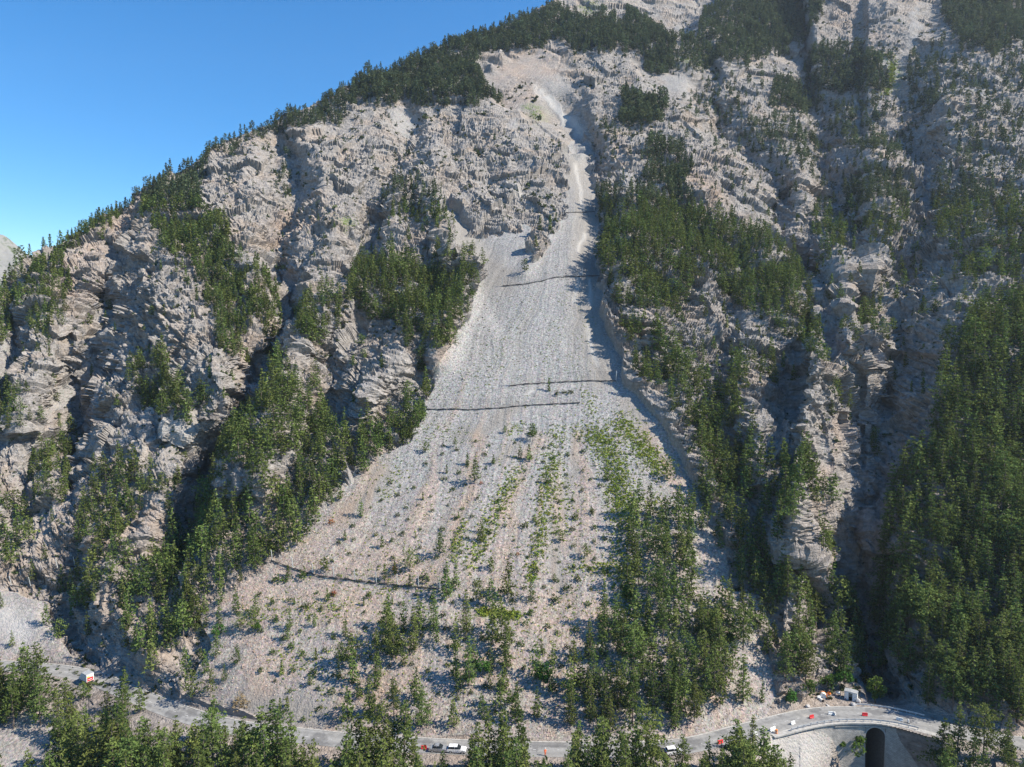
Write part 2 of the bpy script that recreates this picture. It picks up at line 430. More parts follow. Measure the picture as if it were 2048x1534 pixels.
disp *= np.where(T_ < Tout, .35, 1.0)
th = np.arctan2(U - 1185 + n40 * 30 + n18 * 16 + n9 * 5, V - 60)
q = np.stack([th.ravel() * 24, V.ravel() / 420, 0 * th.ravel()], -1)
rill = perlin(q * 1.0).reshape(th.shape) * .6 + perlin(q * 2.7 + 5).reshape(th.shape) * .5
rill_fine = perlin(np.stack([th.ravel() * 160, V.ravel() / 160, 0 * th.ravel()], -1)).reshape(th.shape)
disp -= zone('bowl', wu, wv) * 4.0
disp += (1 - rkd) * (rill * .5 + rill_fine * .11)
disp += (1 - rkd) * (n18 * .5 + n9 * .3 + n45 * .14 + n22 * .1 + n11 * .07)
disp -= rkd * np.where(T_ < Tout, .6, 3.4)
disp *= off_road
P2 = P + N0 * disp[..., None]
N2 = grid_normals(P2)
if N2[400, 900, 1] > 0: N2 = -N2

# back of the ridge: folded away behind the skyline so the mountain is solid
nb = 22
bt = (np.linspace(0, 1, nb + 1)[1:][::-1])[:, None]
sky0 = P2[0]
back = np.stack([sky0[None, :, 0] + 0 * bt - bt * 120, sky0[None, :, 1] + bt * 420, sky0[None, :, 2] - (bt ** 1.4) * 260 + 6 * np.sin(bt * 9)], -1)
PF = np.concatenate([back, P2], 0).astype(np.float32)
NVF = PF.shape[0]

def mesh_from_arrays(name, verts, faces, mats=(), smooth=False, mat_idx=None):
    """faces (F,3) or (F,4) int array"""
    me = bpy.data.meshes.new(name)
    verts = np.ascontiguousarray(verts, np.float32); faces = np.ascontiguousarray(faces, np.int32)
    nf, k = faces.shape
    me.vertices.add(len(verts)); me.vertices.foreach_set('co', verts.ravel())
    me.loops.add(nf * k); me.loops.foreach_set('vertex_index', faces.ravel())
    me.polygons.add(nf)
    me.polygons.foreach_set('loop_start', np.arange(0, nf * k, k, dtype=np.int32))
    me.polygons.foreach_set('use_smooth', np.full(nf, smooth))
    for m in mats: me.materials.append(m)
    if mat_idx is not None: me.polygons.foreach_set('material_index', np.ascontiguousarray(mat_idx, np.int32))
    me.update()
    return me

def set_attr(me, name, arr, kind='FLOAT'):
    a = me.attributes.new(name, kind, 'POINT')
    a.data.foreach_set('value' if kind == 'FLOAT' else 'color', np.ascontiguousarray(arr, np.float32).ravel())

def grid_faces(nv, nu):
    i = np.arange(nv * nu).reshape(nv, nu)
    return np.stack([i[:-1, :-1].ravel(), i[1:, :-1].ravel(), i[1:, 1:].ravel(), i[:-1, 1:].ravel()], 1)

# ------------------------------------------------------------------ materials
def new_mat(name, rough=.9, color=None):
    m = bpy.data.materials.new(name); m.use_nodes = True
    b = m.node_tree.nodes['Principled BSDF']
    b.inputs['Roughness'].default_value = rough
    b.inputs['Specular IOR Level'].default_value = .2
    if color: b.inputs['Base Color'].default_value = (*color, 1)
    return m, m.node_tree.nodes, m.node_tree.links, b

def ramp(n, stops):
    r = n.new('ShaderNodeValToRGB'); e = r.color_ramp.elements
    while len(e) < len(stops): e.new(.5)
    for k, (p, c) in enumerate(stops):
        e[k].position = p; e[k].color = (*c, 1)
    return r

def mixc(n, l, fac, a, b, mode='MIX'):
    m = n.new('ShaderNodeMix'); m.data_type = 'RGBA'; m.blend_type = mode
    for sock, val in ((m.inputs[0], fac), (m.inputs[6], a), (m.inputs[7], b)):
        if hasattr(val, 'links'): l.new(val, sock)
        elif isinstance(val, (tuple, list)): sock.default_value = (*val, 1)
        else: sock.default_value = val
    return m.outputs[2]

def noise_tex(n, l, coord, scale, detail=4, rough=.55, vscale=None):
    if vscale:
        mp = n.new('ShaderNodeMapping'); mp.inputs['Scale'].default_value = vscale[0]; mp.inputs['Rotation'].default_value = vscale[1]
        l.new(coord, mp.inputs[0]); coord = mp.outputs[0]
    t = n.new('ShaderNodeTexNoise'); t.inputs['Scale'].default_value = scale; t.inputs['Detail'].default_value = detail; t.inputs['Roughness'].default_value = rough
    l.new(coord, t.inputs['Vector'])
    return t.outputs[0]

def terrain_material():
    m, n, l, b = new_mat('mountain_ground', .95)
    geo = n.new('ShaderNodeNewGeometry'); co = geo.outputs['Position']
    at_ = {}
    for k in ('rock', 'pink', 'grey', 'white', 'green', 'dip'):
        a = n.new('ShaderNodeAttribute'); a.attribute_name = k; at_[k] = a.outputs['Fac']
    # bare rock
    nA = noise_tex(n, l, co, .045, 4); nB = noise_tex(n, l, co, .5, 5, .68)
    rock_c = ramp(n, [(.32, (.17, .156, .145)), (.46, (.27, .25, .231)), (.6, (.345, .321, .30)), (.74, (.47, .44, .41))]); l.new(nB, rock_c.inputs[0])
    tan = ramp(n, [(.48, (0, 0, 0)), (.66, (1, 1, 1))]); l.new(nA, tan.inputs[0])
    c1 = mixc(n, l, tan.outputs[0], rock_c.outputs[0], mixc(n, l, .8, rock_c.outputs[0], (1.12, 1.0, .89), 'MULTIPLY'))
    beds_t = noise_tex(n, l, co, .55, 3, .6, ((.12, .12, 1.9), (0, math.radians(-22), 0)))
    bedr = ramp(n, [(.36, (.62, .62, .65)), (.52, (1, 1, 1)), (.7, (1.12, 1.1, 1.06))]); l.new(beds_t, bedr.inputs[0])
    c1 = mixc(n, l, .45, c1, bedr.outputs[0], 'MULTIPLY')
    # loose scree
    vor = n.new('ShaderNodeTexVoronoi'); vor.inputs['Scale'].default_value = 1.9; vor.inputs['Randomness'].default_value = 1.0; l.new(co, vor.inputs['Vector'])
    nS = noise_tex(n, l, co, 1.3, 5, .7); nL = noise_tex(n, l, co, .05, 3)
    sc_c = ramp(n, [(.34, (.165, .148, .13)), (.5, (.245, .222, .197)), (.66, (.35, .322, .288))]); l.new(nS, sc_c.inputs[0])
    stone = mixc(n, l, .5, sc_c.outputs[0], vor.outputs['Color'], 'SOFT_LIGHT')
    sat = n.new('ShaderNodeHueSaturation'); sat.inputs['Saturation'].default_value = .25; l.new(stone, sat.inputs['Color'])
    stone = sat.outputs[0]
    fine = mixc(n, l, .5, sc_c.outputs[0], (.232, .222, .208))
    c2 = mixc(n, l, at_['grey'], stone, fine)
    c2 = mixc(n, l, mul(n, l, at_['pink'], .85), c2, mixc(n, l, 1.0, c2, (1.3, 1.02, .82), 'MULTIPLY'))
    c1 = mixc(n, l, mul(n, l, at_['pink'], .6), c1, mixc(n, l, 1.0, c1, (1.22, 1.0, .86), 'MULTIPLY'))
    c = mixc(n, l, at_['rock'], c2, c1)
    c = mixc(n, l, mul(n, l, at_['white'], .55), c, (.5, .48, .45))
    gn = ramp(n, [(.45, (0, 0, 0)), (.6, (1, 1, 1))]); l.new(noise_tex(n, l, co, .5, 4), gn.inputs[0])
    c = mixc(n, l, mulv(n, l, at_['green'], gn.outputs[0]), c, (.12, .17, .045))
    l.new(c, b.inputs['Base Color'])
    # surface roughness finer than the mesh
    h1 = noise_tex(n, l, co, 1.1, 5, .75); h2 = noise_tex(n, l, co, 1.0, 3, .65, ((.25, .25, 3.0), (0, math.radians(-20), 0)))
    hm = n.new('ShaderNodeMath'); hm.operation = 'ADD'; l.new(h1, hm.inputs[0]); l.new(mulv(n, l, h2, at_['rock']), hm.inputs[1])
    vd = n.new('ShaderNodeMath'); vd.operation = 'MULTIPLY_ADD'; vd.inputs[1].default_value = -.45; l.new(vor.outputs['Distance'], vd.inputs[0]); l.new(hm.outputs[0], vd.inputs[2])
    bp = n.new('ShaderNodeBump'); bp.inputs['Distance'].default_value = .55
    bs = n.new('ShaderNodeMapRange'); l.new(at_['rock'], bs.inputs[0]); bs.inputs[3].default_value = .62; bs.inputs[4].default_value = 1.0
    l.new(bs.outputs[0], bp.inputs['Strength'])
    l.new(vd.outputs[0], bp.inputs['Height']); l.new(bp.outputs[0], b.inputs['Normal'])
    return m

def mul(n, l, a, k):
    x = n.new('ShaderNodeMath'); x.operation = 'MULTIPLY'; l.new(a, x.inputs[0]); x.inputs[1].default_value = k; return x.outputs[0]
def mulv(n, l, a, b_):
    x = n.new('ShaderNodeMath'); x.operation = 'MULTIPLY'; l.new(a, x.inputs[0]); l.new(b_, x.inputs[1]); return x.outputs[0]

me = mesh_from_arrays('mountain_slope', PF.reshape(-1, 3), grid_faces(NVF, NU)[:, ::-1], [terrain_material()], smooth=False)
padr = lambda a, val=0.0: np.vstack([np.full((nb, NU), val, np.float32), a.astype(np.float32)])
set_attr(me, 'rock', padr(rock, 1.0))
greyz0 = zone('grey', wu, wv)
pinkz = np.clip(zone('pink', wu, wv) * .9 + .45 * sstep(880, 1120, V) * (1 - greyz0) + (1 - rock) * sstep(.02, .3, rill) * sstep(600, 950, V) * .8, 0, 1) * (.75 + .5 * n9); greyz = np.clip(zone('grey', wu, wv) + (1 - rock) * sstep(.05, .35, -rill) * .4, 0, 1); whitez = zone('white', U + wob * 5, V + n9 * 5); greenz = zone('green', wu, wv)
set_attr(me, 'pink', padr(np.clip(pinkz, 0, 1))); set_attr(me, 'grey', padr(greyz)); set_attr(me, 'white', padr(whitez)); set_attr(me, 'green', padr(greenz)); set_attr(me, 'dip', padr(dipA))
ground = bpy.data.objects.new('mountain_slope', me); COL.objects.link(ground)
ground['kind'] = 'structure'; ground['label'] = 'rocky mountainside with grey scree cone'

# point on the finished surface under a photo pixel
def surf(u, v):
    u = np.atleast_1d(np.asarray(u, float)); v = np.atleast_1d(np.asarray(v, float))
    fu = np.interp(u, us, np.arange(NU)); iu = np.clip(fu.astype(int), 0, NU - 2); fu = fu - iu
    vt = np.interp(u, us, vtop)
    w = (v - vt) / (V_END - vt) * 959
    iv = np.clip(w.astype(int), 0, 958); fv = np.clip(w - iv, 0, 1)
    g = lambda A: ((A[iv, iu].T * (1 - fu) + A[iv, iu + 1].T * fu) * (1 - fv) + (A[iv + 1, iu].T * (1 - fu) + A[iv + 1, iu + 1].T * fu) * fv).T
    return g(P2), g(N2)

# ------------------------------------------------------------------ plants: leaf-clump meshes
def leaf_quads(centres, size, r, up=.55, aspect=.7):
    """one small four-sided leaf clump per centre, loosely facing outwards and up"""
    n = len(centres)
    nrm = r.normal(size=(n, 3)); nrm[:, 2] = np.abs(nrm[:, 2]) + up
    nrm /= np.linalg.norm(nrm, axis=1, keepdims=True)
    a = np.cross(nrm, r.normal(size=(n, 3))); a /= np.linalg.norm(a, axis=1, keepdims=True) + 1e-9
    b = np.cross(nrm, a)
    s = (size * r.uniform(.6, 1.35, n))[:, None]
    q = np.stack([centres - a * s, centres + b * s * aspect + nrm * s * .15, centres + a * s, centres - b * s * aspect - nrm * s * .15], 1)
    q += r.normal(size=q.shape) * s[:, None] * .12
    return q.reshape(-1, 3)

def pine_crown(seed, n_leaf, leaf, slim=1.0, base=.16, irregular=.25, lean=.0, topflat=0.0):
    """clump centres of a crown one unit tall; foliage sits towards the ends of whorled boughs"""
    r = np.random.default_rng(seed)
    levels = int(11 + r.integers(0, 4))
    pts = []
    wts = []
    gaps = r.uniform(.5, 1.3, (levels, 7))
    for k in range(levels):
        t = (k + .5 * r.uniform(.4, 1.2)) / levels
        z = base + (1 - base) * t
        if topflat:
            rad = .2 * slim * (1 - t ** 3.2) ** .6 * (.45 + .55 * min(1, t * 2.2 + .1))
        else:
            rad = .205 * slim * (1 - t) ** .88 * min(1, .62 + t * 2.2) + .012
        nb_ = int(r.integers(5, 8)) if t < .85 else 4
        az0 = r.uniform(0, 6.28)
        for j in range(nb_):
            az = az0 + j * 6.28 / nb_ + r.normal() * .3
            L = rad * (1 + irregular * r.normal()) * gaps[k, j % 7] ** .5
            L = max(L, .02)
            lift = (.25 * t - .10 + .06 * r.normal()) * L * 1.6
            m = max(1, int(round(n_leaf * L / 9.5)))
            f = r.uniform(.22, 1, m) ** .75
            x = np.cos(az) * L * f; y = np.sin(az) * L * f
            zz = z + lift * f - .12 * L * f * f
            sp_ = .16 * L * (.4 + f) + .012
            p = np.stack([x, y, zz], -1) + r.normal(size=(m, 3)) * sp_[:, None] * np.array([.55, .55, .32])
            pts.append(p)
    p = np.concatenate(pts)
    p[:, 2] = np.clip(p[:, 2], base * .6, 1.0)
    p[:, 0] += lean * p[:, 2] ** 2
    return leaf_quads(p, leaf, r, aspect=.52)

def round_crown(seed, n_leaf, leaf, width=.36, base=.2):
    r = np.random.default_rng(seed)
    lobes = r.normal(size=(11, 3)); lobes /= np.linalg.norm(lobes, axis=1, keepdims=True)
    c = lobes * np.array([width * .85, width * .85, .3]) * r.uniform(.5, 1.15, (11, 1)) + np.array([0, 0, .56])
    rad = r.uniform(.08, .2, 11)
    idx = r.integers(0, 11, n_leaf)
    d = r.normal(size=(n_leaf, 3)); d /= np.linalg.norm(d, axis=1, keepdims=True)
    p = c[idx] + d * (rad[idx] * r.uniform(.65, 1.05, n_leaf))[:, None]
    p[:, 2] = np.clip(p[:, 2], base, 1.0)
    return leaf_quads(p, leaf, r, up=.5, aspect=.85)

def bush_crown(seed, n_leaf, leaf):
    r = np.random.default_rng(seed)
    d = r.normal(size=(n_leaf, 3)); d /= np.linalg.norm(d, axis=1, keepdims=True)
    d[:, 2] = np.abs(d[:, 2])
    lob = 1 + .3 * np.sin(3 * np.arctan2(d[:, 1], d[:, 0]) + seed) + .2 * np.sin(5 * d[:, 0] + seed)
    p = d * (r.uniform(.45, 1, n_leaf) ** .5 * .5 * lob)[:, None] * np.array([1, 1, 1.35])
    return leaf_quads(p, leaf, r, up=.5)

def tube(path, radii, sides=6):
    path = np.asarray(path, float); n = len(path)
    vs, fs = [], []
    for i in range(n):
        d = path[min(i + 1, n - 1)] - path[max(i - 1, 0)]
        d = d / (np.linalg.norm(d) + 1e-9)
        a = np.cross(d, (0, 0, 1.0) if abs(d[2]) < .9 else (1.0, 0, 0)); a /= np.linalg.norm(a); b = np.cross(d, a)
        for k in range(sides):
            t = 2 * math.pi * k / sides
            vs.append(path[i] + radii[i] * (math.cos(t) * a + math.sin(t) * b))
    for i in range(n - 1):
        for k in range(sides):
            k2 = (k + 1) % sides
            fs.append((i * sides + k, i * sides + k2, (i + 1) * sides + k2, (i + 1) * sides + k))
    return np.array(vs), np.array(fs)

def join(parts):
    vs, fs, o = [], [], 0
    for v, f in parts:
        vs.append(v); fs.append(np.asarray(f) + o); o += len(v)
    return np.concatenate(vs), np.concatenate(fs)

def trunk_arrays(seed, lean=0.0, boughs=9, thick=.0135, sides=6, top=.93):
    r = np.random.default_rng(seed)
    z = np.linspace(-.03, top, 6)
    path = np.stack([lean * z * np.abs(z) + .004 * np.sin(z * 9 + seed), .004 * np.cos(z * 7 + seed), z], -1)
    parts = [tube(path, thick * (1 - .86 * np.linspace(0, 1, 6)) + .001, sides)]
    for k in range(boughs):
        t = .2 + .65 * k / max(1, boughs); az = r.uniform(0, 6.28)
        L = .17 * (1 - t) ** .7
        b0 = np.array([lean * t * t, 0, t]); b1 = b0 + np.array([math.cos(az) * L, math.sin(az) * L, .05 * r.uniform(-.3, 1)])
        parts.append(tube([b0, (b0 + b1) / 2 + np.array([0, 0, .006]), b1], [thick * .38, thick * .26, thick * .1], 3))
    return join(parts)

def foliage_mat(name, dark, light, hue_rand=.03, trans=.25):
    m = bpy.data.materials.new(name); m.use_nodes = True
    n, l = m.node_tree.nodes, m.node_tree.links
    n.clear()
    out = n.new('ShaderNodeOutputMaterial')
    geo = n.new('ShaderNodeNewGeometry'); oi = n.new('ShaderNodeObjectInfo'); at_ = n.new('ShaderNodeAttribute'); at_.attribute_name = 'tint'
    t = noise_tex(n, l, geo.outputs['Position'], .9, 3, .7)
    ri = n.new('ShaderNodeMath'); ri.operation = 'ADD'; l.new(oi.outputs['Random'], ri.inputs[0]); l.new(at_.outputs['Fac'], ri.inputs[1])
    fr = n.new('ShaderNodeMath'); fr.operation = 'FRACT'; l.new(ri.outputs[0], fr.inputs[0])
    rn = n.new('ShaderNodeMath'); rn.operation = 'MULTIPLY_ADD'; l.new(geo.outputs['Random Per Island'], rn.inputs[0]); rn.inputs[1].default_value = .38; l.new(t, rn.inputs[2])
    rs = n.new('ShaderNodeMapRange'); l.new(rn.outputs[0], rs.inputs[0]); rs.inputs[1].default_value = .35; rs.inputs[2].default_value = 1.05
    c = mixc(n, l, rs.outputs[0], dark, light)
    hsv = n.new('ShaderNodeHueSaturation'); l.new(c, hsv.inputs['Color'])
    hr = n.new('ShaderNodeMapRange'); l.new(fr.outputs[0], hr.inputs[0]); hr.inputs[3].default_value = .5 - hue_rand; hr.inputs[4].default_value = .5 + hue_rand; l.new(hr.outputs[0], hsv.inputs['Hue'])
    f2 = n.new('ShaderNodeMath'); f2.operation = 'MULTIPLY'; l.new(fr.outputs[0], f2.inputs[0]); f2.inputs[1].default_value = 7.31
    f3 = n.new('ShaderNodeMath'); f3.operation = 'FRACT'; l.new(f2.outputs[0], f3.inputs[0])
    vr = n.new('ShaderNodeMapRange'); l.new(f3.outputs[0], vr.inputs[0]); vr.inputs[3].default_value = .7; vr.inputs[4].default_value = 1.3; l.new(vr.outputs[0], hsv.inputs['Value'])
    d = n.new('ShaderNodeBsdfDiffuse'); tr = n.new('ShaderNodeBsdfTranslucent'); mx = n.new('ShaderNodeMixShader'); mx.inputs[0].default_value = trans
    l.new(hsv.outputs[0], d.inputs['Color']); l.new(hsv.outputs[0], tr.inputs['Color'])
    l.new(d.outputs[0], mx.inputs[1]); l.new(tr.outputs[0], mx.inputs[2]); l.new(mx.outputs[0], out.inputs['Surface'])
    return m

M_PINE = foliage_mat('pine_needles', (.034, .055, .018), (.19, .24, .068), .022)
M_PINE_HIGH = foliage_mat('mountain_pine_needles', (.042, .062, .032), (.135, .165, .085), .02)
M_LEAF = foliage_mat('green_leaves', (.035, .07, .016), (.12, .205, .045), .03, .3)
M_SHRUB = foliage_mat('shrub_leaves', (.04, .062, .02), (.12, .16, .05), .03)
M_SCRUB = foliage_mat('scrub_leaves', (.04, .055, .025), (.11, .135, .055), .03)
M_GRASS = foliage_mat('tuft_grass', (.13, .17, .03), (.33, .39, .075), .03)
M_TAN = foliage_mat('dry_twigs', (.2, .15, .08), (.42, .33, .2), .02)
M_RUST = foliage_mat('rusty_needles', (.2, .07, .03), (.38, .16, .07), .02)
M_BARK, _n, _l, _b = new_mat('pine_bark', .95, (.13, .105, .085))
_t = ramp(_n, [(.3, (.07, .055, .045)), (.7, (.22, .185, .155))]); _l.new(noise_tex(_n, _l, _n.new('ShaderNodeNewGeometry').outputs['Position'], 4.0, 4), _t.inputs[0]); _l.new(_t.outputs[0], _b.inputs['Base Color'])
M_DEADWOOD, _n, _l, _b = new_mat('grey_dead_wood', .9, (.34, .32, .3))

def quads(v): return np.arange(len(v)).reshape(-1, 4)

# pine kinds: near ones carry full crowns, far ones coarser clumps
PINE_SPECS = [dict(slim=1.0, base=.14), dict(slim=.82, base=.12, irregular=.2), dict(slim=1.25, base=.24, topflat=1, irregular=.35), dict(slim=1.1, base=.18, lean=.05, irregular=.35),
              dict(slim=.68, base=.1, irregular=.25), dict(slim=1.35, base=.34, topflat=1, irregular=.4), dict(slim=1.15, base=.1, irregular=.3), dict(slim=.95, base=.3, lean=-.05, irregular=.4)]
near_crown, near_trunk, mid_crown, far_crown, mid_trunk = [], [], [], [], []
for i, sp_ in enumerate(PINE_SPECS):
    sw = dict(sp_); sw['slim'] = sp_['slim'] * .98
    v = pine_crown(100 + i, 1600, .0185, **sw)
    near_crown.append(mesh_from_arrays('crown', v, quads(v), [M_PINE]))
    tv, tf = trunk_arrays(i, sp_.get('lean', 0), 12)
    near_trunk.append(mesh_from_arrays('trunk', tv, tf, [M_BARK], smooth=True))
    sw['slim'] = sp_['slim'] * 1.02
    mid_crown.append(pine_crown(100 + i, 330, .035, **sw)); far_crown.append(pine_crown(100 + i, 110, .068, **sw))
    mid_trunk.append(trunk_arrays(i, sp_.get('lean', 0), 0, sides=3))

